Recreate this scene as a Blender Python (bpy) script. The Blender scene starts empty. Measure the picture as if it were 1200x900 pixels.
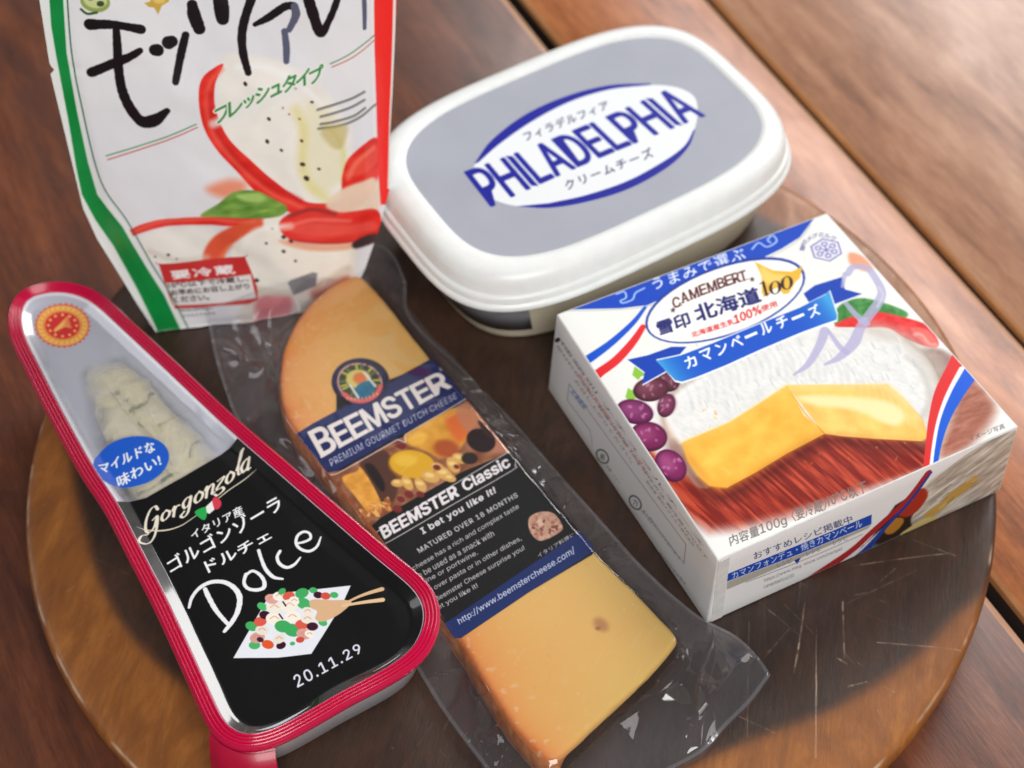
import bpy, bmesh, math, random
import numpy as np
from mathutils import Matrix, Vector

S = 0.001                                   # everything is laid out in millimetres, the scene is in metres
scene = bpy.context.scene
random.seed(7); rng = np.random.default_rng(11)

# ------------------------------------------------------------------ camera
CAM_H, PITCH, ROLL, FOC = 478.292, 0.894, -0.034, 2086.242
cpi, spi = math.cos(PITCH), math.sin(PITCH)
_F = np.array([0, cpi, -spi]); _R = np.array([1., 0, 0]); _U = np.cross(_R, _F)
_c, _s = math.cos(ROLL), math.sin(ROLL)
CR, CU, CF = _c * _R + _s * _U, -_s * _R + _c * _U, _F
CC = np.array([0, 0, CAM_H])
camd = bpy.data.cameras.new('camera'); cam = bpy.data.objects.new('camera', camd)
scene.collection.objects.link(cam); scene.camera = cam
cam.matrix_world = Matrix(((CR[0], CU[0], -CF[0], 0), (CR[1], CU[1], -CF[1], 0), (CR[2], CU[2], -CF[2], CAM_H * S), (0, 0, 0, 1)))
camd.sensor_width = 36; camd.lens = FOC / 1200 * 36; camd.clip_start = 0.02; camd.clip_end = 50
camd.dof.use_dof = True; camd.dof.focus_distance = 0.525; camd.dof.aperture_fstop = 10

# ------------------------------------------------------------------ light
w = bpy.data.worlds.new('World'); scene.world = w; w.use_nodes = True
wn = w.node_tree.nodes; wl = w.node_tree.links
wbg = wn['Background']; wbg.inputs['Strength'].default_value = 0.13
tcw = wn.new('ShaderNodeTexCoord'); sepw = wn.new('ShaderNodeSeparateXYZ'); rpw = wn.new('ShaderNodeValToRGB')
wl.new(tcw.outputs['Generated'], sepw.inputs[0]); wl.new(sepw.outputs['Z'], rpw.inputs[0]); wl.new(rpw.outputs[0], wbg.inputs[0])
rpw.color_ramp.elements[0].position = 0.0; rpw.color_ramp.elements[0].color = (0.75, 0.70, 0.66, 1)
rpw.color_ramp.elements[1].position = 0.9; rpw.color_ramp.elements[1].color = (0.62, 0.64, 0.70, 1)

def area(name, loc, target, sx, sy, power, col):
    l = bpy.data.lights.new(name, 'AREA'); l.shape = 'RECTANGLE'; l.size = sx; l.size_y = sy; l.energy = power; l.color = col
    o = bpy.data.objects.new(name, l); scene.collection.objects.link(o); o.location = loc
    o.rotation_euler = (Vector(target) - Vector(loc)).to_track_quat('-Z', 'Y').to_euler()
    return o
area('window_light', (0.70, 1.82, 1.14), (0.0, 0.36, 0), 0.9, 0.6, 23, (1.0, 0.985, 0.97))
area('left_fill_light', (-1.3, 0.75, 0.75), (-0.1, 0.35, 0), 0.25, 0.9, 2.0, (0.95, 0.97, 1.0))  # added strip lamp at left, for highlights on the tray
area('right_fill_light', (1.35, 1.2, 0.85), (0.05, 0.4, 0), 0.9, 0.8, 8, (1.0, 0.97, 0.96))  # added second lamp from the right, for sheen on table and lid
area('room_light', (0.25, -0.75, 1.2), (0.05, 0.35, 0), 0.9, 0.8, 24, (1.0, 0.98, 0.96))
scene.view_settings.view_transform = 'Standard'; scene.view_settings.look = 'None'
scene.view_settings.exposure = 0.0; scene.view_settings.gamma = 1.0
scene.render.film_transparent = False
scene.cycles.max_bounces = 10; scene.cycles.transparent_max_bounces = 16
scene.cycles.caustics_reflective = False; scene.cycles.caustics_refractive = False

# ------------------------------------------------------------------ measuring helpers: where a sight line meets a real surface
def rays(uv):
    uv = np.atleast_2d(np.asarray(uv, float))
    return CF + np.outer((uv[:, 0] - 600) / FOC, CR) + np.outer(-(uv[:, 1] - 450) / FOC, CU)
def at(uv, z):
    d = rays(uv); t = (np.asarray(z, float) - CC[2]) / d[:, 2]
    return CC + d * t[:, None]
class Plane:
    """A face with its own 2-D frame in mm: O origin, ex, ey, n; bulge(u,v) is its relief along n."""
    def __init__(s, O, ex, ey, bulge=None):
        s.O = np.asarray(O, float); s.ex = ex / np.linalg.norm(ex)
        n = np.cross(s.ex, ey); s.n = n / np.linalg.norm(n); s.ey = np.cross(s.n, s.ex); s.bulge = bulge
    def uv(s, px):
        d = rays(px); h = np.zeros(len(d))
        for _ in range(8 if s.bulge else 1):
            O = s.O + s.n * h[:, None]
            t = np.einsum('ij,j->i', O - CC, s.n) / (d @ s.n)
            X = CC + d * t[:, None] - s.O
            u, v = X @ s.ex, X @ s.ey
            if s.bulge: h = 0.5 * h + 0.5 * s.bulge(u, v)
        return np.stack([u, v], 1)
    def xyz(s, uv, h=0.0):
        uv = np.atleast_2d(uv); h = np.broadcast_to(np.asarray(h, float), (len(uv),))
        return s.O + uv[:, :1] * s.ex + uv[:, 1:2] * s.ey + h[:, None] * s.n

# ------------------------------------------------------------------ numpy noise
def vnoise(x, y, seed=0):
    x = np.asarray(x, float); y = np.asarray(y, float)
    xi = np.floor(x).astype(int); yi = np.floor(y).astype(int); fx = x - xi; fy = y - yi
    fx = fx * fx * (3 - 2 * fx); fy = fy * fy * (3 - 2 * fy)
    def h(a, b):
        n = (a * 374761393 + b * 668265263 + seed * 974634777) & 0xffffffff
        n = ((n ^ (n >> 13)) * 1274126177) & 0xffffffff
        return ((n ^ (n >> 16)) & 0xffff) / 65535.0
    return (h(xi, yi) * (1 - fx) + h(xi + 1, yi) * fx) * (1 - fy) + (h(xi, yi + 1) * (1 - fx) + h(xi + 1, yi + 1) * fx) * fy
def fbm(x, y, o=4, seed=0):
    a = 0.5; r = 0; t = 0
    for k in range(o):
        r = r + a * vnoise(x * 2 ** k, y * 2 ** k, seed + k); t += a; a *= 0.5
    return r / t
def smooth(pts, n=12, closed=False):
    p = np.asarray(pts, float)
    if len(p) < 3: return p
    q = np.vstack([p[-1:], p, p[:2]]) if closed else np.vstack([2 * p[:1] - p[1:2], p, 2 * p[-1:] - p[-2:-1]])
    out = []
    for i in range(len(q) - 3):
        a, b, c, d = q[i:i + 4]
        for t in np.arange(n) / n:
            out.append(0.5 * (2 * b + (c - a) * t + (2 * a - 5 * b + 4 * c - d) * t * t + (3 * b - a - 3 * c + d) * t ** 3))
    if not closed: out.append(q[-2])
    return np.array(out)
def resample(p, n, closed=True):
    q = np.vstack([p, p[:1]]) if closed else p
    s = np.concatenate([[0], np.cumsum(np.linalg.norm(np.diff(q, axis=0), axis=1))])
    t = np.linspace(0, s[-1], n, endpoint=not closed)
    return np.stack([np.interp(t, s, q[:, k]) for k in range(q.shape[1])], 1)
def inside(poly, x, y):
    r = np.zeros(np.shape(x), bool); m = len(poly)
    for i in range(m):
        x0, y0 = poly[i]; x1, y1 = poly[(i + 1) % m]
        if y0 == y1: continue
        c = ((y0 > y) != (y1 > y)) & (x < (x1 - x0) * (y - y0) / (y1 - y0) + x0)
        r ^= c
    return r
def segdist(poly, x, y, closed=True):
    d = np.full(np.shape(x), 1e9); m = len(poly)
    for i in range(m if closed else m - 1):
        a = poly[i]; b = poly[(i + 1) % m]; e = b - a; L = e @ e + 1e-12
        t = np.clip(((x - a[0]) * e[0] + (y - a[1]) * e[1]) / L, 0, 1)
        d = np.minimum(d, np.hypot(x - a[0] - t * e[0], y - a[1] - t * e[1]))
    return d

# ------------------------------------------------------------------ glyph outlines from Blender's own built-in font
_glyph = {}
try:
    import os
    LATIN = bpy.data.fonts.load(os.path.join(bpy.utils.resource_path('LOCAL'), 'datafiles', 'fonts', 'Inter.woff2'))
except Exception:
    LATIN = None
def glyphs(text, spacing=1.0):
    key = (text, spacing)
    if key not in _glyph:
        cu = bpy.data.curves.new('t', 'FONT'); cu.body = text; cu.size = 1; cu.resolution_u = 3; cu.space_character = spacing
        if LATIN and all(ord(ch) < 256 for ch in text): cu.font = LATIN
        o = bpy.data.objects.new('t', cu); scene.collection.objects.link(o)
        bpy.context.view_layer.update()
        dg = bpy.context.evaluated_depsgraph_get(); me = o.evaluated_get(dg).to_mesh()
        me.calc_loop_triangles()
        V = np.array([v.co[:2] for v in me.vertices]); T = np.array([t.vertices[:] for t in me.loop_triangles])
        o.evaluated_get(dg).to_mesh_clear()
        bpy.data.objects.remove(o); bpy.data.curves.remove(cu)
        _glyph[key] = (V, T)
    return _glyph[key]

# ------------------------------------------------------------------ print canvas: flat print of a package, drawn in the face's mm frame
class Canvas:
    def __init__(s, plane, u0, v0, u1, v1, res, bg, alpha=1.0):
        s.P = plane; s.u0, s.v0, s.u1, s.v1, s.res = u0, v0, u1, v1, res
        s.w = int((u1 - u0) * res); s.h = int((v1 - v0) * res)
        s.rgb = np.empty((s.h, s.w, 3)); s.rgb[:] = np.array(bg) / 255.; s.a = np.full((s.h, s.w), float(alpha))
        s.view(0, 0, 1)
    def view(s, ox, oy, k): s.ox, s.oy, s.k = ox, oy, k
    def uv(s, pts):
        p = np.atleast_2d(np.asarray(pts, float)) / s.k + np.array([s.ox, s.oy])
        return s.P.uv(p) if s.P is not None else p
    def mm(s, at_, wpx):
        a = s.uv([at_, (at_[0] + 10, at_[1]), (at_[0], at_[1] + 10)])
        return wpx * 0.5 * (np.linalg.norm(a[1] - a[0]) + np.linalg.norm(a[2] - a[0])) / 10
    def box(s, uv, pad):
        x0 = max(0, int((uv[:, 0].min() - pad - s.u0) * s.res)); x1 = min(s.w, int((uv[:, 0].max() + pad - s.u0) * s.res) + 2)
        y0 = max(0, int((uv[:, 1].min() - pad - s.v0) * s.res)); y1 = min(s.h, int((uv[:, 1].max() + pad - s.v0) * s.res) + 2)
        if x1 <= x0 or y1 <= y0: return None
        X, Y = np.meshgrid((np.arange(x0, x1) + .5) / s.res + s.u0, (np.arange(y0, y1) + .5) / s.res + s.v0)
        return slice(y0, y1), slice(x0, x1), X, Y
    def put(s, sl, m, col, X=None, Y=None, erase=False, seta=True):
        c = col(X, Y) / 255. if callable(col) else np.array(col, float) / 255.
        m3 = m[..., None]; s.rgb[sl] = s.rgb[sl] * (1 - m3) + c * m3
        if erase: s.a[sl] = s.a[sl] * (1 - m)
        elif seta: s.a[sl] = np.maximum(s.a[sl], m)
    def polyuv(s, uv, col, feather=0, alpha=1.0, **k):
        f = max(feather, .6 / s.res); b = s.box(uv, f)
        if b is None: return
        ys, xs, X, Y = b
        d = segdist(uv, X, Y); d = np.where(inside(uv, X, Y), d, -d)
        m = np.clip(.5 + d / (2 * f), 0, 1); m = m * m * (3 - 2 * m) if feather else m
        s.put((ys, xs), m * alpha, col, X, Y, **k)
    def poly(s, pts, col, sm=0, feather=0, alpha=1.0, **k):
        uv = s.uv(pts)
        if sm: uv = smooth(uv, sm, True)
        s.polyuv(uv, col, feather, alpha, **k)
    def strokeuv(s, uv, wmm, col, alpha=1.0, feather=0, **k):
        wmm = np.broadcast_to(np.asarray(wmm, float), (len(uv),)); b = s.box(uv, wmm.max() / 2 + feather + .3)
        if b is None: return
        ys, xs, X, Y = b; f = max(feather, .5 / s.res); m = np.zeros(X.shape)
        for i in range(len(uv) - 1):
            a, c = uv[i], uv[i + 1]; e = c - a; L = e @ e + 1e-12
            t = np.clip(((X - a[0]) * e[0] + (Y - a[1]) * e[1]) / L, 0, 1)
            d = np.hypot(X - a[0] - t * e[0], Y - a[1] - t * e[1]) - (wmm[i] * (1 - t) + wmm[i + 1] * t) / 2
            m = np.maximum(m, np.clip(.5 - d / (2 * f), 0, 1))
        s.put((ys, xs), m * alpha, col, X, Y, **k)
    def stroke(s, pts, w, col, sm=8, alpha=1.0, feather=0, rough=0, **k):
        pts = np.asarray(pts, float); n = len(pts); w = np.broadcast_to(np.asarray(w, float), (n,))
        uv = s.uv(pts); sc = s.mm(pts[n // 2], 1.0)
        if sm and n > 2:
            q = smooth(np.column_stack([uv, w]), sm); uv, w = q[:, :2], np.maximum(q[:, 2], .05)
        if rough: w = w * (1 + rough * (rng.random(len(w)) - .5))
        s.strokeuv(uv, w * sc, col, alpha, feather, **k)
    def ell(s, c, a, b, ang, col, feather=0, alpha=1.0, **k):
        t = np.linspace(0, 2 * np.pi, 41)[:-1]; r = math.radians(ang)
        x = a * np.cos(t); y = b * np.sin(t)
        s.poly(np.stack([c[0] + x * math.cos(r) - y * math.sin(r), c[1] + x * math.sin(r) + y * math.cos(r)], 1), col, 0, feather, alpha, **k)
    def text(s, body, q, col, bold=0.0, alpha=1.0, spacing=1.0, arch=0.0, outline=None, **k):
        """q = corners BL, BR, TR, TL in the current view; bold in mm; arch lifts the middle (in heights)"""
        V, T = glyphs(body, spacing)
        if len(V) == 0: return
        lo, hi = V.min(0), V.max(0); t = (V - lo) / (hi - lo)
        q = np.asarray(q, float); tx, ty = t[:, :1], t[:, 1:2] + arch * 4 * t[:, :1] * (1 - t[:, :1])
        uv = s.uv((q[0] * (1 - tx) + q[1] * tx) * (1 - ty) + (q[3] * (1 - tx) + q[2] * tx) * ty)
        if outline: s.tris(uv, T, outline[0], bold + outline[1], alpha, **k)
        s.tris(uv, T, col, bold, alpha, **k)
    def tris(s, uv, T, col, bold, alpha, **k):
        b = s.box(uv, 0.4 + bold)
        if b is None: return
        ys, xs, X, Y = b; SS = 3; r = s.res * SS
        H, W = X.shape[0] * SS, X.shape[1] * SS
        ox = xs.start / s.res + s.u0; oy = ys.start / s.res + s.v0
        P = (uv - np.array([ox, oy])) * r; M = np.zeros((H, W), bool)
        for t in P[T]:
            x0 = max(0, int(t[:, 0].min() - .5)); x1 = min(W, int(t[:, 0].max() + 1.5)); y0 = max(0, int(t[:, 1].min() - .5)); y1 = min(H, int(t[:, 1].max() + 1.5))
            if x1 <= x0 or y1 <= y0: continue
            gx = np.arange(x0, x1)[None] + .5; gy = np.arange(y0, y1)[:, None] + .5
            (ax, ay), (bx, by), (cx, cy) = t
            e0 = (bx - ax) * (gy - ay) - (by - ay) * (gx - ax); e1 = (cx - bx) * (gy - by) - (cy - by) * (gx - bx); e2 = (ax - cx) * (gy - cy) - (ay - cy) * (gx - cx)
            M[y0:y1, x0:x1] |= ((e0 >= 0) & (e1 >= 0) & (e2 >= 0)) | ((e0 <= 0) & (e1 <= 0) & (e2 <= 0))
        n = int(round(bold * r))
        for _ in range(n):
            N = M.copy(); N[1:] |= M[:-1]; N[:-1] |= M[1:]; N[:, 1:] |= M[:, :-1]; N[:, :-1] |= M[:, 1:]; M = N
        m = M.reshape(X.shape[0], SS, X.shape[1], SS).mean((1, 3))
        s.put((ys, xs), m * alpha, col, X, Y, **k)
    def image(s, name):
        im = bpy.data.images.new(name, s.w, s.h, alpha=True)
        px = np.empty((s.h, s.w, 4), np.float32); px[..., :3] = np.clip(s.rgb, 0, 1); px[..., 3] = s.a
        im.alpha_mode = 'CHANNEL_PACKED'; im.pixels.foreach_set(px.ravel()); im.update(); im.pack()
        return im
    def tex(s, uv): return np.stack([(uv[:, 0] - s.u0) / (s.u1 - s.u0), (uv[:, 1] - s.v0) / (s.v1 - s.v0)], 1)
def lin(c): return tuple(((x / 255.) / 12.92 if x <= 10 else (((x / 255.) + .055) / 1.055) ** 2.4) for x in c) + (1,)

# ------------------------------------------------------------------ materials
def newmat(name):
    m = bpy.data.materials.new(name); m.use_nodes = True; nt = m.node_tree
    return m, nt, nt.nodes['Principled BSDF'], nt.nodes, nt.links
def simple(name, rgb, rough=.5, coat=0, var=.06, scale=300, bump=0, sss=0, spec=.5, vcol=None):
    """paint with small uneven tone and fine relief"""
    m, nt, b, N, L = newmat(name)
    tc = N.new('ShaderNodeTexCoord'); nz = N.new('ShaderNodeTexNoise'); nz.inputs['Scale'].default_value = scale; nz.inputs['Detail'].default_value = 5
    L.new(tc.outputs['Object'], nz.inputs['Vector'])
    rp = N.new('ShaderNodeValToRGB'); c = np.array(lin(rgb)); c2 = np.array(lin(vcol)) if vcol else c * (1 - var * 2)
    rp.color_ramp.elements[0].position = .35; rp.color_ramp.elements[1].position = .65
    rp.color_ramp.elements[0].color = tuple(c2[:3]) + (1,); rp.color_ramp.elements[1].color = tuple(np.minimum(c[:3], 1)) + (1,)
    L.new(nz.outputs['Fac'], rp.inputs[0]); L.new(rp.outputs[0], b.inputs['Base Color'])
    b.inputs['Roughness'].default_value = rough; b.inputs['Coat Weight'].default_value = coat; b.inputs['Coat Roughness'].default_value = .12
    b.inputs['Specular IOR Level'].default_value = spec
    if sss: b.inputs['Subsurface Weight'].default_value = sss; b.inputs['Subsurface Radius'].default_value = (.004, .002, .001); b.inputs['Subsurface Scale'].default_value = 1
    if bump:
        bp = N.new('ShaderNodeBump'); bp.inputs['Distance'].default_value = bump; bp.inputs['Strength'].default_value = .6
        L.new(nz.outputs['Fac'], bp.inputs['Height']); L.new(bp.outputs[0], b.inputs['Normal'])
    return m
def printed(name, img, rough=.35, coat=.3, bump=.00004, bscale=120, coatr=.15, film=False, spec=.3):
    m, nt, b, N, L = newmat(name)
    t = N.new('ShaderNodeTexImage'); t.image = img; t.interpolation = 'Cubic'; t.extension = 'EXTEND'
    L.new(t.outputs['Color'], b.inputs['Base Color'])
    b.inputs['Roughness'].default_value = rough; b.inputs['Coat Weight'].default_value = coat; b.inputs['Coat Roughness'].default_value = coatr; b.inputs['Specular IOR Level'].default_value = spec
    tc = N.new('ShaderNodeTexCoord'); nz = N.new('ShaderNodeTexNoise'); nz.inputs['Scale'].default_value = bscale; nz.inputs['Detail'].default_value = 3
    L.new(tc.outputs['Object'], nz.inputs['Vector'])
    bp = N.new('ShaderNodeBump'); bp.inputs['Distance'].default_value = bump * 10; bp.inputs['Strength'].default_value = .3
    L.new(nz.outputs['Fac'], bp.inputs['Height']); L.new(bp.outputs[0], b.inputs['Normal']); L.new(bp.outputs[0], b.inputs['Coat Normal'])
    if film:                                # where nothing is printed the sheet is clear plastic
        clear = filmshader(nt, bp.outputs[0], .05)
        mx = N.new('ShaderNodeMixShader'); L.new(t.outputs['Alpha'], mx.inputs[0]); L.new(clear, mx.inputs[1]); L.new(b.outputs[0], mx.inputs[2])
        L.new(mx.outputs[0], N['Material Output'].inputs[0])
    return m
def filmshader(nt, nrm, haze, rough=.08, base=.035, tint=(.97, .97, .98, 1), hcol=(.85, .86, .9, 1)):
    N, L = nt.nodes, nt.links
    tr = N.new('ShaderNodeBsdfTransparent'); tr.inputs[0].default_value = tint
    gl = N.new('ShaderNodeBsdfGlossy'); gl.inputs['Roughness'].default_value = rough; L.new(nrm, gl.inputs['Normal'])
    df = N.new('ShaderNodeBsdfDiffuse'); df.inputs[0].default_value = hcol
    fr = N.new('ShaderNodeLayerWeight'); fr.inputs['Blend'].default_value = .5; L.new(nrm, fr.inputs['Normal'])
    pw_ = N.new('ShaderNodeMath'); pw_.operation = 'POWER'; pw_.inputs[1].default_value = 5; L.new(fr.outputs['Facing'], pw_.inputs[0])
    ma = N.new('ShaderNodeMath'); ma.operation = 'MULTIPLY_ADD'; ma.inputs[1].default_value = .9; ma.inputs[2].default_value = .055 + base; L.new(pw_.outputs[0], ma.inputs[0])
    m1 = N.new('ShaderNodeMixShader'); m1.inputs[0].default_value = haze; L.new(tr.outputs[0], m1.inputs[1]); L.new(df.outputs[0], m1.inputs[2])
    m2 = N.new('ShaderNodeMixShader'); L.new(ma.outputs[0], m2.inputs[0]); L.new(m1.outputs[0], m2.inputs[1]); L.new(gl.outputs[0], m2.inputs[2])
    return m2.outputs[0]
def filmmat(name, haze=.05, rough=.08, bscale=90, bdist=.0006, base=.035, attr=None):
    m, nt, b, N, L = newmat(name); N.remove(b)
    tc = N.new('ShaderNodeTexCoord'); nz = N.new('ShaderNodeTexNoise'); nz.inputs['Scale'].default_value = bscale; nz.inputs['Detail'].default_value = 4
    nz.inputs['Distortion'].default_value = 1.2
    L.new(tc.outputs['Object'], nz.inputs['Vector'])
    bp = N.new('ShaderNodeBump'); bp.inputs['Distance'].default_value = bdist; bp.inputs['Strength'].default_value = .5
    # fine sharp creases over the broad undulation
    n2 = N.new('ShaderNodeTexNoise'); n2.inputs['Scale'].default_value = 19; n2.inputs['Detail'].default_value = 2; n2.inputs['Distortion'].default_value = 1.6; L.new(tc.outputs['Object'], n2.inputs['Vector'])
    a1 = N.new('ShaderNodeMath'); a1.operation = 'SUBTRACT'; a1.inputs[1].default_value = .5; L.new(n2.outputs['Fac'], a1.inputs[0])
    a2 = N.new('ShaderNodeMath'); a2.operation = 'ABSOLUTE'; L.new(a1.outputs[0], a2.inputs[0])
    a3 = N.new('ShaderNodeMath'); a3.operation = 'MULTIPLY'; a3.inputs[1].default_value = -42; L.new(a2.outputs[0], a3.inputs[0])
    a4 = N.new('ShaderNodeMath'); a4.operation = 'EXPONENT'; L.new(a3.outputs[0], a4.inputs[0])
    a5 = N.new('ShaderNodeMath'); a5.operation = 'MULTIPLY_ADD'; a5.inputs[1].default_value = .9; L.new(nz.outputs['Fac'], a5.inputs[2])
    if attr:
        aa = N.new('ShaderNodeAttribute'); aa.attribute_name = attr; a6 = N.new('ShaderNodeMath'); a6.operation = 'MULTIPLY'; L.new(a4.outputs[0], a6.inputs[0])
        a7 = N.new('ShaderNodeMath'); a7.operation = 'MULTIPLY'; a7.inputs[1].default_value = 40; a7.use_clamp = True; L.new(aa.outputs['Fac'], a7.inputs[0]); L.new(a7.outputs[0], a6.inputs[1]); L.new(a6.outputs[0], a5.inputs[0])
    else: L.new(a4.outputs[0], a5.inputs[0])
    L.new(a5.outputs[0], bp.inputs['Height'])
    out = filmshader(nt, bp.outputs[0], haze, rough, base); L.new(out, N['Material Output'].inputs[0])
    if attr:                                # creased and welded film is milkier than stretched film
        at_ = N.new('ShaderNodeAttribute'); at_.attribute_name = attr
        for n_ in N:
            if n_.type == 'MIX_SHADER' and any(l.to_node == n_ and l.from_node.type == 'BSDF_DIFFUSE' for l in L): L.new(at_.outputs['Fac'], n_.inputs[0])
    return m

# ------------------------------------------------------------------ objects
def empty(name, loc, label, cat, group=None):
    o = bpy.data.objects.new(name, None); scene.collection.objects.link(o); o.location = np.asarray(loc) * S
    o.empty_display_size = .02; o['label'] = label; o['category'] = cat
    if group: o['group'] = group
    return o
def mesh(name, V, F, mat, parent=None, uv=None, sm=True, fm=None, kind=None, label=None, origin=None):
    """V in world mm; the object sits at its parent's base"""
    V = np.asarray(V, float) * S; me = bpy.data.meshes.new(name)
    par = parent; o_ = np.zeros(3)
    while par is not None: o_ += np.array(par.location); par = par.parent
    loc = np.zeros(3)
    if origin is not None: loc = np.asarray(origin) * S - o_
    me.from_pydata([tuple(v) for v in (V - o_ - loc)], [], [tuple(int(i) for i in f) for f in F])
    for m in (mat if isinstance(mat, (list, tuple)) else [mat]): me.materials.append(m)
    if fm is not None: me.polygons.foreach_set('material_index', np.asarray(fm, np.int32))
    if uv is not None:
        l = me.uv_layers.new(name='UVMap'); idx = np.empty(len(me.loops), np.int32); me.loops.foreach_get('vertex_index', idx)
        l.data.foreach_set('uv', np.asarray(uv, np.float32)[idx].ravel())
    me.polygons.foreach_set('use_smooth', [sm] * len(me.polygons)); me.update()
    o = bpy.data.objects.new(name, me); scene.collection.objects.link(o); o.parent = parent; o.location = loc
    if kind: o['kind'] = kind
    if label: o['label'] = label
    return o
def autosmooth(o, deg=35):
    bm = bmesh.new(); bm.from_mesh(o.data); a = math.radians(deg)
    bmesh.ops.recalc_face_normals(bm, faces=bm.faces)
    for e in bm.edges:
        e.smooth = not (len(e.link_faces) == 2 and e.calc_face_angle(0) > a)
    bm.to_mesh(o.data); bm.free(); return o
def gridfaces(nr, nc, wrap=False):
    F = []
    for i in range(nr - 1):
        for j in range(nc if wrap else nc - 1):
            k = (j + 1) % nc; F.append((i * nc + j, i * nc + k, (i + 1) * nc + k, (i + 1) * nc + j))
    return F
def rings(name, R, mat, parent, cap0=False, cap1=False, **k):
    """R: list of closed rings (n,3) skinned together"""
    n = len(R[0]); V = np.vstack(R); F = gridfaces(len(R), n, True)
    if cap0: F.append(tuple(range(n))[::-1])
    if cap1: F.append(tuple(range((len(R) - 1) * n, len(R) * n)))
    return autosmooth(mesh(name, V, F, mat, parent, **k), 40)
def ring3(xy, z): return np.column_stack([xy, np.full(len(xy), float(z))])
def offset(xy, d):
    """inward offset of a closed counter-clockwise outline"""
    t = np.roll(xy, -2, 0) - np.roll(xy, 2, 0); t /= np.linalg.norm(t, axis=1)[:, None]
    return xy + np.stack([-t[:, 1], t[:, 0]], 1) * d
def ccw(p): 
    a = np.sum(p[:, 0] * np.roll(p[:, 1], -1) - np.roll(p[:, 0], -1) * p[:, 1]); return p if a > 0 else p[::-1]

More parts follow.
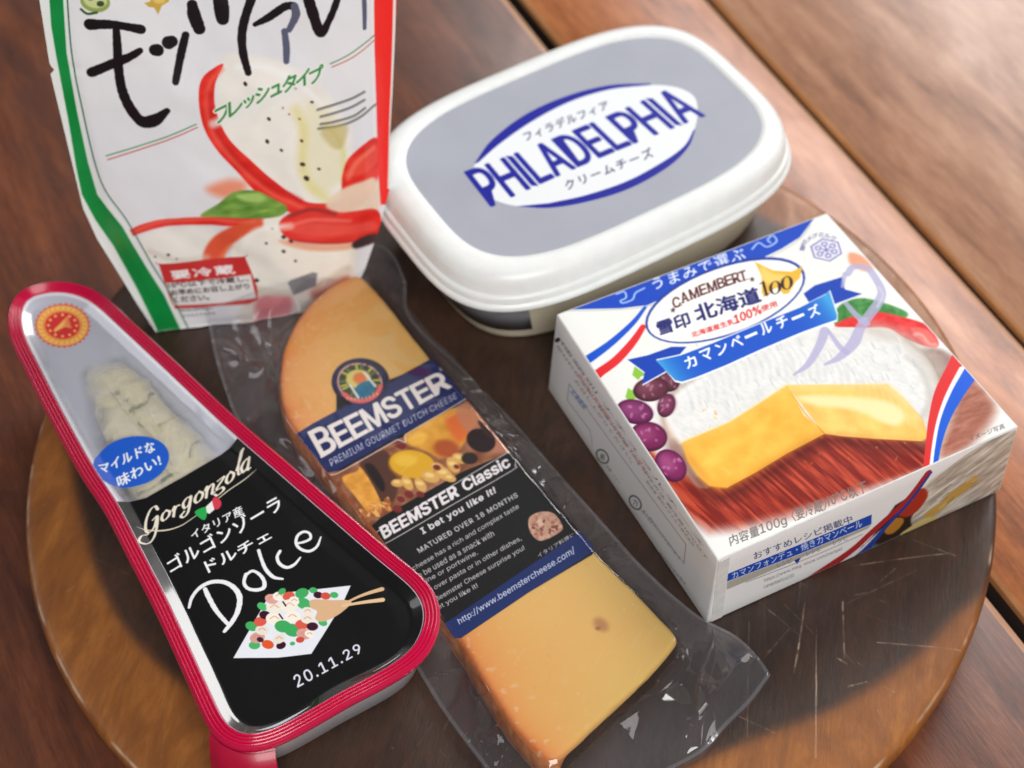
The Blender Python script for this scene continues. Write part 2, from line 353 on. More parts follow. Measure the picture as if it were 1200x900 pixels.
# ------------------------------------------------------------------ wood
def wood(name, cols, ang, rough=(.3, .5), sa=7, sx=70, coat=.25, bump=.0003, pores=.22, ctr=(.38, .63), mottle=9, canvas=None, off=0, mweight=.45, fine=.12):
    m, nt, b, N, L = newmat(name)
    tc = N.new('ShaderNodeTexCoord'); mp = N.new('ShaderNodeMapping'); mp.inputs['Rotation'].default_value = (0, 0, -ang); mp.inputs['Location'].default_value = (off, off * .7, 0)
    L.new(tc.outputs['Object'], mp.inputs[0])
    def nz(scale, det, dist, stretch, rg=.62):
        m2 = N.new('ShaderNodeMapping'); m2.inputs['Scale'].default_value = stretch; L.new(mp.outputs[0], m2.inputs[0])
        n = N.new('ShaderNodeTexNoise'); n.inputs['Scale'].default_value = scale; n.inputs['Detail'].default_value = det; n.inputs['Roughness'].default_value = rg; n.inputs['Distortion'].default_value = dist
        L.new(m2.outputs[0], n.inputs['Vector']); return n.outputs['Fac']
    g = nz(1, 8, .6, (sa, sx, 20)); mo = nz(mottle, 4, .8, (.6, 1.6, 1)); po = nz(1, 3, .2, (70, 900, 90), .7); fi = nz(420, 3, .3, (.35, 1, 1), .7)
    def mix(a, c, f):
        x = N.new('ShaderNodeMix'); x.data_type = 'FLOAT'; x.inputs[0].default_value = f; L.new(a, x.inputs[2]); L.new(c, x.inputs[3]); return x.outputs[0]
    h = mix(mix(mix(g, mo, mweight), po, pores), fi, fine)
    rp = N.new('ShaderNodeValToRGB'); rp.color_ramp.elements[0].position = ctr[0]; rp.color_ramp.elements[1].position = ctr[1]
    rp.color_ramp.elements[0].color = lin(cols[0]); rp.color_ramp.elements[1].color = lin(cols[-1])
    if len(cols) > 2: e = rp.color_ramp.elements.new(.5); e.color = lin(cols[1])
    L.new(h, rp.inputs[0]); out = rp.outputs[0]
    if canvas is not None:
        t = N.new('ShaderNodeTexImage'); t.image = canvas; t.interpolation = 'Cubic'
        sp = N.new('ShaderNodeSeparateColor'); L.new(t.outputs[0], sp.inputs[0])
        # R: dark middle of the board, colour deepened for shade; G: knife marks, rim highlight
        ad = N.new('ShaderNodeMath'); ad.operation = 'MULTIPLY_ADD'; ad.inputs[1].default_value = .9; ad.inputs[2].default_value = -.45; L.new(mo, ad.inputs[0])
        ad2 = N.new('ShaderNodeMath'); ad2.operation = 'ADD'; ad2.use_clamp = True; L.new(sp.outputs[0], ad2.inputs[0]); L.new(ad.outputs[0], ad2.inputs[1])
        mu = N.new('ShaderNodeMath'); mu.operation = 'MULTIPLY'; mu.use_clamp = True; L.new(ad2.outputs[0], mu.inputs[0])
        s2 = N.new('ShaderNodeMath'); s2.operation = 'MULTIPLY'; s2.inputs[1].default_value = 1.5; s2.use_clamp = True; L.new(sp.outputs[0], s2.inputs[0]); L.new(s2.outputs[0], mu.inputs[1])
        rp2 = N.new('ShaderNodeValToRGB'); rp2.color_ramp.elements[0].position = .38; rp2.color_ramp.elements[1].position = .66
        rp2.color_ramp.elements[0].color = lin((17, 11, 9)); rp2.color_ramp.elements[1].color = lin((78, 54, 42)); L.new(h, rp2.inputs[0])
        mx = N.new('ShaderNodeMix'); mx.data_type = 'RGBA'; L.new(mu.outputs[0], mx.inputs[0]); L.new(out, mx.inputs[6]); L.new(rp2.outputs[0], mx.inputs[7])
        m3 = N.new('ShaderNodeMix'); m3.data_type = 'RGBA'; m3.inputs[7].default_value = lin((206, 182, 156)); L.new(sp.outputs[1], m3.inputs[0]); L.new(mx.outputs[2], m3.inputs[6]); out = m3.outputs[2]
        sb = N.new('ShaderNodeMath'); sb.operation = 'MULTIPLY_ADD'; sb.inputs[1].default_value = -.8; L.new(sp.outputs[1], sb.inputs[0]); L.new(h, sb.inputs[2]); h = sb.outputs[0]
    L.new(out, b.inputs['Base Color'])
    mr = N.new('ShaderNodeMapRange'); mr.inputs[1].default_value = .3; mr.inputs[2].default_value = .7; mr.inputs[3].default_value = rough[1]; mr.inputs[4].default_value = rough[0]; L.new(mo, mr.inputs[0]); L.new(mr.outputs[0], b.inputs['Roughness'])
    b.inputs['Coat Weight'].default_value = coat; b.inputs['Coat Roughness'].default_value = .3
    hb = mix(po, fi, .5)
    if canvas is not None:
        s3 = N.new('ShaderNodeMath'); s3.operation = 'MULTIPLY_ADD'; s3.inputs[1].default_value = -.5; L.new(sp.outputs[1], s3.inputs[0]); L.new(hb, s3.inputs[2]); hb = s3.outputs[0]
    bp = N.new('ShaderNodeBump'); bp.inputs['Distance'].default_value = bump; bp.inputs['Strength'].default_value = .6; L.new(hb, bp.inputs['Height']); L.new(bp.outputs[0], b.inputs['Normal'])
    return m

TH = .447; NV = np.array([math.cos(TH), math.sin(TH)]); DV = np.array([-NV[1], NV[0]]); ZT = -16.0
ANG = math.atan2(DV[1], DV[0])
table = empty('wooden_table', (0, 500, ZT), 'varnished reddish brown plank table top under the round board', 'table')
edge_m = wood('worn_plank_edge', [(150, 96, 56), (196, 142, 92)], ANG, sx=40)
gap_m = simple('grimy_gap', (38, 22, 14), .85)
gaps = [(-420, 0), (-160, 2.5), (115, 2.5), (270.0, 4.6), (343.4, 1.6), (540, 2.5), (640, 0)]
for i in range(len(gaps) - 1):
    a = gaps[i][0] + gaps[i][1] / 2; b = gaps[i + 1][0] - gaps[i + 1][1] / 2; r = 2.2
    prof = [(a, ZT - 22), (a, ZT - 2.4), (a + .7, ZT - .8), (a + r, ZT), (b - 3.4, ZT), (b - .9, ZT - .9), (b, ZT - 2.6), (b, ZT - 22)]
    V = []; ts = np.linspace(-420, 1500, 40)
    for t in ts:
        wv = .5 * (vnoise(t / 60., i * 7.3, 3) - .5)
        for k, (n_, z) in enumerate(prof): 
            p = NV * (n_ + (wv if 0 < k < 7 else 0)) + DV * t; V.append((p[0], p[1], z))
    F = gridfaces(len(ts), len(prof)); fm = [2 if (j % 7) in (0, 6) else 1 if (j % 7) in (1, 2, 4, 5) else 0 for j in range(len(F))]
    tone = [(94, 48, 24), (168, 98, 52), (208, 136, 82)] if i >= 3 else [(54, 25, 14), (96, 50, 29), (136, 78, 48)]
    if i >= 4: tone = [(108, 68, 46), (162, 112, 80), (196, 152, 120)]  # far right planks paler and pinker, gloss sheen painted into the tone
    o = mesh('plank', V, F, [wood('plank_wood', tone, ANG, off=i * 1.37, rough=(.36, .56), mweight=.42, mottle=26, sa=10, sx=90, coat=.4, ctr=(.36, .66), pores=.16), edge_m, gap_m], table, fm=fm)
    autosmooth(o, 30)
pts = [NV * n_ + DV * t for n_, t in ((-420, -420), (640, -420), (640, 1500), (-420, 1500))]
mesh('gap_backing', [(p[0], p[1], z) for z in (ZT - 22.3, ZT - 40) for p in pts], [(0, 1, 2, 3), (7, 6, 5, 4), (0, 4, 5, 1), (1, 5, 6, 2), (2, 6, 7, 3), (3, 7, 4, 0)],
     simple('dark_backing', (30, 20, 14), .8), table, sm=False)  # added dark slab under the planks so the gaps stay dark

# ------------------------------------------------------------------ round board
BC = np.array([-1.794, 356.906]); BR = 160.987
flat0 = Plane((0, 0, 0), np.array([1., 0, 0]), np.array([0, 1., 0]))
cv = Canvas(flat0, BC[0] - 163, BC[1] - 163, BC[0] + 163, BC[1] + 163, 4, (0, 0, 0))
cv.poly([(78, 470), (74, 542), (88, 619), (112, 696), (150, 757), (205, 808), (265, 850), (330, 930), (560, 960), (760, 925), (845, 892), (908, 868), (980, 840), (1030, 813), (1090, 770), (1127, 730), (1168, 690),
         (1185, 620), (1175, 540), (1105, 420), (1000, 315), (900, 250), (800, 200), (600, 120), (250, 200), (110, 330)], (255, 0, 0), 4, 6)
def scr(pts, wd, al): 
    uv = smooth(cv.uv(pts), 6) if len(pts) > 2 else cv.uv(pts)
    n = 14; uv = resample(uv, n, False); uv = uv + (rng.random((n, 2)) - .5) * .12
    b = cv.box(uv, 1)
    wdv = wd * (.5 + .9 * rng.random(n)); wdv[0] = wdv[-1] = .05
    ys, xs, X, Y = b; m = np.zeros(X.shape)
    for i in range(n - 1):
        a, c = uv[i], uv[i + 1]; e = c - a; L = e @ e + 1e-12; t = np.clip(((X - a[0]) * e[0] + (Y - a[1]) * e[1]) / L, 0, 1)
        m = np.maximum(m, np.clip(.5 - (np.hypot(X - a[0] - t * e[0], Y - a[1] - t * e[1]) - wdv[i] / 2) * 3, 0, 1) * (.45 + .55 * vnoise(i, 0, int(pts[0][0]))))
    cv.rgb[ys, xs, 1] = np.maximum(cv.rgb[ys, xs, 1], m * al)
V7 = (740, 700, 3.333)
for p, wd, al in [([(680, 0), (660, 150), (635, 295)], .55, .9), ([(722, 110), (722, 400), (720, 625)], .5, .95), ([(825, 0), (832, 235)], .5, .8), ([(940, 175), (1200, 195)], .4, .8), ([(840, 350), (920, 330)], .5, .7), ([(980, 345), (1030, 370)], .6, .5),
                  ([(590, 20), (710, 140)], .35, .45), ([(510, 245), (620, 120)], .6, .4), ([(800, 235), (845, 262)], .6, .7), ([(410, 460), (560, 530)], .4, .6), ([(460, 60), (452, 545)], .35, .55), ([(520, 30), (520, 170)], .3, .4), ([(100, 640), (330, 420)], .3, .2), ([(900, 60), (1080, 130)], .3, .3)]:
    scr([(x / 3.333 + 740, y / 3.333 + 700) for x, y in p], wd, al)
for p, wd, al in [([(60, 190), (230, 165), (400, 145)], .45, .85), ([(260, 95), (420, 155)], .4, .75), ([(130, 458), (290, 470), (440, 485)], .4, .7), ([(60, 295), (110, 283)], .6, .5), ([(150, 310), (175, 318)], .6, .45)]:
    scr([(x / 3. + 980, y / 3. + 600) for x, y in p], wd, al)
for p, wd, al in [([(175, 400), (300, 460)], .35, .35), ([(185, 620), (265, 590)], .4, .5), ([(130, 600), (185, 570)], .4, .45), ([(70, 330), (115, 300)], .35, .25)]:
    scr([(x / 1.955, y / 1.957 + 440) for x, y in p], wd, al)
for k in range(330):
    a = rng.random() * 6.28; r = BR * math.sqrt(rng.random()) * .97; c = BC + r * np.array([math.cos(a), math.sin(a)])
    l = rng.exponential(9) + 2; d = rng.choice([.1, .7, 1.2, 1.6, 2.4]) + rng.normal() * .25; e = np.array([math.cos(d), math.sin(d)]) * l
    if np.linalg.norm(c + e - BC) > BR - 2: continue
    if k % 3 == 0: e = e * .22
    P2 = np.array([c, c + e]); X3 = flat0.xyz(P2) - CC; z = X3 @ CF
    scr(list(zip(600 + FOC * (X3 @ CR) / z, 450 - FOC * (X3 @ CU) / z)), .34, .12 + .5 * rng.random() ** 2)
Xb, Yb = np.meshgrid((np.arange(cv.w) + .5) / cv.res + cv.u0, (np.arange(cv.h) + .5) / cv.res + cv.v0)
rb = np.hypot(Xb - BC[0], Yb - BC[1]); thb = np.arctan2(Yb - BC[1], Xb - BC[0])
rim_highlight = np.exp(-((rb - (BR - 1.3 + .5 * (fbm(thb * 9, rb * .02, 3, 4) - .5))) / .55) ** 2) * np.clip(2.6 * fbm(thb * 22, rb * .3, 3, 6) - .85, 0, 1)  # pale broken line along the rim, an edge highlight put into the colour
cv.rgb[..., 1] = np.maximum(cv.rgb[..., 1], rim_highlight * .9)
cv.rgb[..., 0] *= 1 - .0 * np.clip((-(Yb - BC[1]) + .25 * (Xb - BC[0])) / 90, 0, 1) * (.5 + fbm(Xb * .05, Yb * .05, 3, 8))
board_img = cv.image('board_tone_marks')
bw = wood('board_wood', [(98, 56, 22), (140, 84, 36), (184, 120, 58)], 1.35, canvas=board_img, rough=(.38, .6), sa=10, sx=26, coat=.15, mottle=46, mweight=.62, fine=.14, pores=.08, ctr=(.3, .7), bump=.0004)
board = empty('round_board', (BC[0], BC[1], ZT), 'round dark wooden serving board with knife scratches and an orange brown rim', 'serving board')
ang = np.linspace(0, 2 * np.pi, 193)[:-1]
prof = [(0.02, -16), (BR - 12, -16), (BR - 7, -15.2), (BR - 2.2, -11), (BR - .1, -6), (BR, -3.4), (BR - .5, -1.6), (BR - 1.5, -.5), (BR - 3, -.08), (BR - 6, 0), (BR * .7, 0), (BR * .35, 0), (.02, 0)]
R_ = []
for r, z in prof:
    rr = r + (0.35 * (vnoise(ang * 6, ang * 0, 5) - .5) if r > 100 else 0)
    R_.append(np.column_stack([BC[0] + rr * np.cos(ang), BC[1] + rr * np.sin(ang), np.full(len(ang), float(z))]))
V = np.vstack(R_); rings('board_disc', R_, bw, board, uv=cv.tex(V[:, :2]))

# ------------------------------------------------------------------ camembert carton
HB = 35.49
top4 = at([(652, 368), (969, 249), (1194, 500), (841, 657)], HB)            # back-left, back-right, front-right, front-left
bot3 = at([(642, 456), (1172, 575), (828, 731)], 0.3)
TL, TR, BR_, BL = top4; bTL, bBR, bBL = bot3; bTR = TR + (bTL - TL + bBR - BR_) / 2; bTR[2] = .3
PT = Plane(BL, BR_ - BL, TL - BL)
PFr = Plane(BL, BR_ - BL, BL - bBL)
PSd = Plane(TL, BL - TL, TL - bTL)
WB = np.linalg.norm(BR_ - BL); DB = np.linalg.norm(TL - BL)
W_ = (238, 238, 234)
c = Canvas(PT, -4, -4, WB + 8, DB + 8, 7, W_)
cheese_white = lambda X, Y: np.stack([np.clip(v + 16 * (fbm(X * .35, Y * .35, 3, 4) - .5) + 16 * (fbm((X + Y * .5) * 1.1, (Y * .2 - X * .1) * 2.2, 2, 9) - .5), 0, 255) for v in (229, 229, 226)], -1)
def wood_red(X, Y):
    g = fbm(X * 1.1 + Y * .25, Y * .09 - X * .03, 4, 21); g2 = fbm(X * .07, Y * .07, 2, 3)
    t = np.clip((g - .3) * 2.2, 0, 1)[..., None]; return np.array([120, 26, 18]) * (1 - t) + np.array([196, 74, 48]) * t + (g2[..., None] - .5) * 30
c.view(760, 400, 2.648)
c.poly([(-30, 300), (60, 400), (190, 440), (250, 440), (545, 270), (868, 290), (880, 375), (800, 420), (690, 455), (560, 500), (420, 545), (280, 580), (190, 588), (110, 540), (40, 430)], wood_red, 0, 3.4)
c.poly([(-30, 300), (60, 400), (190, 440), (250, 440), (545, 270), (868, 290), (865, 385), (690, 440), (400, 520), (200, 545), (120, 500), (30, 400)], wood_red, 0, 1.2, .85)
c.poly([(905, 360), (930, 240), (990, 120), (1030, 135), (1075, 200), (1060, 250), (990, 330)], lambda X, Y: np.stack([v + 60 * (fbm(X * .3, Y * .9, 3, 5) - .5) for v in (150, 72, 50)], -1), 6, 2.6, .8)
c.poly([(820, 60), (880, 20), (960, 60), (930, 120), (890, 180), (860, 200)], lambda X, Y: np.stack([v + 50 * (fbm(X * .5, Y * .5, 3, 5) - .5) for v in (150, 120, 112)], -1), 6, 1.5, .9)
# tomatoes and herbs behind the cheese
c.view(900, 190, 3)
c.poly([(285, 320), (330, 330), (370, 375), (340, 385), (290, 360)], (236, 150, 110), 5, .8, .9)
c.poly([(230, 545), (260, 500), (330, 480), (420, 500), (490, 530), (470, 552), (380, 545), (300, 560), (240, 575)], lambda X, Y: np.stack([v + 70 * (fbm(X * .6, Y * .6, 3, 8) - .5) for v in (70, 140, 70)], -1), 6, .5)
c.poly([(235, 575), (300, 545), (330, 570), (380, 530), (470, 545), (560, 575), (600, 640), (560, 650), (480, 620), (420, 585), (330, 585), (260, 585)], lambda X, Y: np.stack([v + 60 * (fbm(X * .4, Y * .4, 3, 12) - .5) for v in (228, 52, 52)], -1), 6, .4)
c.poly([(500, 585), (560, 590), (600, 640), (560, 648)], (240, 130, 120), 5, .7, .7)
c.text('~', [(505, 610), (590, 655), (600, 640), (520, 590)], (250, 190, 180), .0, .5)
# cheese wheel with a wedge cut away
c.view(760, 400, 2.648)
c.poly([(45, 235), (55, 190), (90, 150), (150, 110), (260, 60), (400, 5), (560, -38), (700, -35), (800, -5), (870, 60), (905, 140), (900, 230), (868, 300), (700, 270), (500, 260), (300, 330), (160, 420), (110, 370), (60, 290)], cheese_white, 6, .25)
for P_, wd in (([(868, 300), (902, 235), (906, 140), (870, 60), (800, -5), (700, -35)], 60), ([(150, 415), (60, 295), (45, 235), (55, 190), (90, 150), (150, 110)], 26)): c.stroke(P_, wd, (196, 184, 172), 6, .55, 2.2)
c.poly([(45, 225), (100, 310), (150, 415), (190, 452), (150, 452), (110, 395), (60, 310)], (214, 188, 168), 4, .6, .8)
for k in range(150):
    x = 120 + rng.random() * 700; y = -20 + rng.random() * 240
    c.stroke([(x, y), (x + 10, y + 13 + rng.random() * 12)], 3 + 2 * rng.random(), (244, 244, 242) if k % 2 else (190, 194, 196), 0, .5, .15)
yl = lambda X, Y: np.stack([v + 34 * (fbm(X * .22, Y * .22, 5, 2) - .5) for v in (247, 184, 70)], -1)
c.poly([(105, 315), (250, 255), (330, 205), (430, 140), (480, 230), (545, 290), (430, 350), (330, 410), (245, 455), (190, 450), (150, 415), (120, 370)], yl, 0, .18)
c.poly([(430, 140), (590, 138), (740, 135), (800, 185), (850, 240), (868, 300), (850, 312), (700, 305), (600, 298), (545, 290)], lambda X, Y: np.stack([v + 34 * (fbm(X * .22, Y * .22, 5, 2) - .5) for v in (250, 190, 84)], -1), 0, .18)
c.poly([(470, 175), (600, 175), (740, 190), (790, 230), (760, 262), (640, 215), (520, 200)], (252, 228, 168), 6, 1.6, .95)
c.poly([(690, 200), (770, 215), (790, 240), (750, 255), (700, 235)], (252, 240, 205), 6, 1.2, .9)
c.poly([(180, 350), (300, 290), (380, 230), (360, 280), (260, 340), (200, 400)], (255, 210, 90), 6, 1.6, .8)
c.stroke([(170, 385), (205, 360), (195, 340)], 16, (255, 222, 110), 5, .6, .8)
c.stroke([(230, 395), (250, 410)], 12, (255, 225, 130), 0, .6, .7)
c.stroke([(430, 142), (485, 225), (545, 288)], 5, (232, 166, 40), 6, .8, .2)
c.stroke([(190, 452), (245, 457), (330, 413), (430, 353), (545, 292), (600, 300), (700, 307), (850, 314)], 5, (150, 84, 40), 0, .7, .15)
c.stroke([(105, 315), (250, 255), (330, 205), (430, 140), (590, 138), (740, 135), (800, 185)], 5, (240, 214, 150), 0, .9, .2)
for P_, wd, cl, al in (([(120, 365), (190, 445), (245, 450), (330, 405), (430, 345), (540, 285)], 26, (222, 136, 30), .5), ([(110, 320), (255, 262), (335, 212), (425, 150)], 18, (255, 214, 120), .6), ([(560, 285), (700, 296), (850, 302)], 16, (226, 150, 40), .5), ([(440, 150), (600, 146), (735, 143), (800, 195)], 12, (255, 226, 150), .6)):
    c.stroke(P_, wd, cl, 6, al, 1.4)
c.stroke([(80, 330), (190, 475), (260, 475), (340, 432), (440, 372), (550, 312), (700, 325), (860, 332)], 34, (66, 14, 12), 6, .55, 2.4)
c.poly([(105, 318), (120, 372), (150, 417), (190, 451), (245, 456), (240, 440), (185, 430), (140, 380)], (236, 170, 60), 4, .6, .6)
for k in range(46):
    x = 130 + rng.random() * 680; y = 150 + rng.random() * 250
    c.ell((x, y), 3 + 5 * rng.random(), 1.5 + 2 * rng.random(), rng.random() * 180, (255, 226, 140) if k % 2 else (226, 150, 40), .3, .35)
for P_, wd, cl, al in (([(868, 300), (900, 230), (905, 140), (870, 60), (800, -5)], 9, (168, 156, 146), .6), ([(150, 415), (108, 370), (58, 290), (43, 230), (55, 190), (90, 150), (150, 112)], 8, (176, 150, 140), .7), ([(100, 312), (62, 245), (70, 200), (110, 160), (170, 122)], 12, (250, 250, 250), .7), ([(845, 240), (872, 180), (850, 100), (800, 50)], 14, (186, 180, 176), .5)):
    c.stroke(P_, wd, cl, 6, al, .9)
for k in range(60):                                     # ribbed mould rind
    t = k / 59; x = 90 + t * 720; y0 = 250 - 170 * math.sin(math.pi * min(1, t * .9 + .1)); c.stroke([(x, y0 - 60), (x + 26, y0 - 20), (x + 34, y0 + 30)], 5, (200, 202, 206) if k % 2 else (240, 240, 240), 5, .35, .5)
c.poly([(105, 315), (250, 255), (330, 205), (430, 140), (480, 230), (545, 290), (430, 350), (330, 410), (245, 455), (190, 450), (150, 415), (120, 370)], yl, 0, .18, .55)
c.poly([(432, 142), (590, 140), (740, 137), (798, 187), (846, 240), (864, 298), (846, 310), (700, 303), (600, 296), (547, 288)], lambda X, Y: np.stack([v + 34 * (fbm(X * .22, Y * .22, 5, 2) - .5) for v in (251, 210, 126)], -1), 0, .18, .5)
c.poly([(470, 175), (600, 175), (740, 190), (790, 230), (760, 262), (640, 215), (520, 200)], (253, 232, 176), 6, 1.6, .85)
# grapes and leaves
for (x, y) in [(748, 436), (740, 462)]: 
    c.view(0, 0, 1); c.poly([(x - 7, y + 4), (x - 4, y - 7), (x + 1, y - 4), (x + 5, y - 9), (x + 8, y - 1), (x + 12, y + 3), (x + 3, y + 6), (x, y + 10)], (140, 196, 66), 0, .2)
def grape(x, y, a, b, an, col, hi):
    c.ell((x, y), a, b, an, tuple(v * .5 for v in col), .25); c.ell((x + .8, y - .8), a * .9, b * .88, an, col, 1.2)
    c.ell((x - a * .2, y - b * .2), a * .55, b * .5, an, hi, 2, .55)
    for k in range(7): c.ell((x + (rng.random() - .5) * a * 1.2, y + (rng.random() - .5) * b * 1.2), 1.6 + rng.random() * 2, 1 + rng.random(), rng.random() * 180, (222, 170, 196), .3, .4)
for g in [(784, 447, 13, 13, 0, (92, 40, 60), (132, 78, 96)), (763, 457, 21, 14, -8, (98, 42, 62), (140, 84, 100)), (781, 476, 10, 14, 20, (112, 40, 76), (150, 90, 120)), (744, 483, 22, 14, 14, (118, 40, 92), (160, 84, 134)),
          (760, 512, 22, 17, 10, (122, 34, 84), (170, 84, 134)), (786, 546, 21, 16, 48, (128, 36, 92), (188, 104, 152))]: grape(*g)
c.poly([(838, 652), (650, 372), (660, 372), (700, 430), (690, 450), (790, 590)], W_, 0, .1, 0)
# blue band and tricolour sweeps
c.view(640, 240, 2.857)
BLU = (22, 72, 190)
c.poly([(40, 353), (150, 350), (250, 348), (340, 338), (420, 300), (520, 262), (620, 225), (700, 192), (790, 148), (850, 110), (880, 70), (910, 30), (600, 148), (300, 262)], BLU, 0, .12)
c.stroke([(60, 356), (200, 354), (340, 342), (430, 300), (620, 230), (700, 198), (800, 150), (856, 110), (885, 70)], 5, (206, 206, 196), 4, .9)
c.stroke([(112, 535), (150, 512), (220, 462), (290, 398), (332, 345)], [30, 28, 22, 16, 10], (24, 84, 205), 8)
c.stroke([(140, 556), (190, 520), (240, 482), (300, 420), (336, 360)], [14, 14, 14, 10, 7], (250, 250, 250), 8)
c.stroke([(155, 585), (180, 562), (235, 522), (290, 462), (325, 410)], [32, 30, 28, 24, 18], (226, 44, 52), 8)
c.text('うまみで選ぶ', [(362, 288), (672, 184), (656, 142), (352, 250)], (240, 246, 255), .04, 1, 1.12)
for P_ in ([(235, 300), (262, 292), (268, 312), (250, 322), (258, 330), (290, 318), (300, 296), (330, 280)], [(690, 150), (712, 128), (740, 142), (772, 124), (760, 104), (742, 118), (752, 128)]): c.stroke(P_, 5, (170, 200, 250), 8)
# oval badge
c.ell((600, 322), 281, 118, -19.5, (28, 60, 160)); c.ell((600, 324), 273, 110, -19.5, (250, 248, 240)); 
c.poly([(698, 192), (715, 200), (760, 222), (822, 226), (858, 208), (850, 248), (834, 262), (812, 300), (795, 302), (775, 280), (748, 292), (742, 312), (722, 300), (722, 240)], (232, 184, 62), 0, .15)
c.poly([(720, 210), (760, 232), (800, 240), (770, 262), (730, 262)], (244, 208, 110), 4, 1)
DK = (84, 30, 40)
for i, (ch, x, y, r) in enumerate([('C', 441, 345, 0), ('A', 468, 328, 0), ('M', 500, 315, 0), ('E', 530, 302, 0), ('M', 560, 292, 0), ('B', 590, 280, 0), ('E', 615, 271, 0), ('R', 640, 263, 0), ('T', 664, 257, 0)]):
    wd = {'M': 14, 'C': 12}.get(ch, 11); dx, dy = .93, -.37 + .02 * i
    q = [(x - wd, y + wd * .36), (x + wd, y - wd * .36), (x + wd - 9, y - wd * .36 - 33), (x - wd - 9, y + wd * .36 - 33)]
    c.text(ch, q, DK, .15)
    for sx in (-1, 1): c.stroke([(x + sx * wd * .8 - 5, y - sx * wd * .3), (x + sx * wd * .8 + 5, y - sx * wd * .3 - 4)], 2.2, DK, 0)
for x, y in ((425, 355), (690, 252)):
    c.poly([(x + (11 if k % 2 == 0 else 4.5) * math.sin(k * math.pi / 5), y - (11 if k % 2 == 0 else 4.5) * math.cos(k * math.pi / 5)) for k in range(10)], (60, 40, 70))
NVY = (30, 34, 110)
c.text('雪印', [(380, 441), (487, 407), (472, 362), (368, 396)], NVY, .17)
c.text('北海道', [(508, 396), (722, 326), (704, 276), (490, 342)], NVY, .26)
SF = (52, 28, 40)
c.stroke([(727, 262), (738, 304)], 8, SF, 0); c.stroke([(716, 268), (728, 259)], 3, SF, 0); c.stroke([(728, 308), (748, 300)], 3, SF, 0)
for x0_, y0_ in ((767, 280), (806, 264)):
    a = np.linspace(0, 2 * np.pi, 25); P_ = np.stack([x0_ + 15 * np.cos(a) + 2.5 * np.sin(a), y0_ + 21 * np.sin(a) - 5 * np.cos(a)], 1); c.stroke(P_, 2.5 + 7 * np.cos(a) ** 2, SF, 0)
c.text('北海道産生乳', [(490, 448), (632, 402), (626, 384), (484, 430)], (208, 34, 44), .07); c.text('100%', [(634, 402), (722, 366), (714, 338), (628, 374)], (208, 34, 44), .12); c.text('使用', [(724, 362), (776, 342), (768, 324), (716, 343)], (208, 34, 44), .07)
# ribbon
for P_ in ([(273, 520), (340, 506), (420, 478), (470, 478), (400, 560), (322, 603), (330, 562)], [(862, 300), (900, 272), (992, 243), (1000, 285), (1058, 300), (1000, 322), (940, 345), (880, 330)]):
    c.poly([(x, y + 5) for x, y in P_], (235, 238, 240), 0, .1); c.poly(P_, (20, 66, 178), 0, .12)
rib = [(368, 524), (450, 507), (560, 466), (700, 408), (850, 347), (935, 303), (948, 292), (974, 372), (972, 388), (930, 402), (850, 432), (720, 487), (600, 541), (500, 581), (455, 595), (432, 590)]
c.poly([(x + (0 if x < 800 else 3), y + (6 if y > 380 and k > 7 else -4)) for k, (x, y) in enumerate(rib)], (244, 246, 246), 0, .12)
def ribc(X, Y):
    e = PT.uv([(640 + 400 / 2.857, 240 + 560 / 2.857), (640 + 955 / 2.857, 240 + 340 / 2.857)]); d = (e[1] - e[0]); L = d @ d
    t = ((X - e[0, 0]) * d[0] + (Y - e[0, 1]) * d[1]) / L; k = np.clip(np.abs(t - .5) * 2, 0, 1)[..., None] ** 6
    return np.array([22, 84, 198]) * (1 - k) + np.array([60, 160, 224]) * k
c.poly(rib, ribc, 0, .1)
for ch, x, y in zip('カマンベールチーズ', (484, 537, 588, 636, 686, 736, 790, 843, 896), (528, 505, 484, 463, 440, 416, 396, 378, 358)):
    a = -.40; cx, sx_ = math.cos(a), math.sin(a); hw, hh = (21, 4) if ch == 'ー' else (19, 19)
    P_ = [(x + dx * cx - dy * sx_, y + dx * sx_ + dy * cx) for dx, dy in ((-hw, hh), (hw, hh), (hw, -hh), (-hw, -hh))]
    c.text(ch, P_, (250, 252, 255), .16)
# snow crystal mark
c.view(900, 190, 3)
cx0, cy0 = 205, 310
hx = [(cx0 + 56 * math.cos(k * math.pi / 3 + .3), cy0 + 40 * math.sin(k * math.pi / 3 + .3)) for k in range(6)]
c.poly(hx, (226, 226, 238), 0, .2); 
for k in range(6): c.stroke([hx[k], hx[(k + 1) % 6]], 3.6, (74, 70, 160), 0)
for k in range(6):
    a = k * math.pi / 3 + .3; c.stroke([(cx0, cy0), (cx0 + 30 * math.cos(a), cy0 + 21 * math.sin(a))], 2.5, (74, 70, 160), 0); xx, yy = cx0 + 30 * math.cos(a), cy0 + 21 * math.sin(a)
    c.ell((xx, yy), 11, 8, 0, (74, 70, 160)); c.ell((xx, yy), 7.5, 5, 0, (226, 226, 238))
for ch, x, y, a in (('雪', 122, 304, -70), ('印', 128, 285, -55), ('メ', 145, 270, -35), ('グ', 165, 260, -15), ('ミ', 187, 257, 0), ('ル', 209, 260, 8), ('ク', 230, 268, 20)):
    r = math.radians(a); P_ = [(x + dx * math.cos(r) - dy * math.sin(r), y + dx * math.sin(r) + dy * math.cos(r)) for dx, dy in ((-10, 8), (10, 8), (10, -8), (-10, -8))]
    c.text(ch, P_, (70, 66, 130), .03, .8)
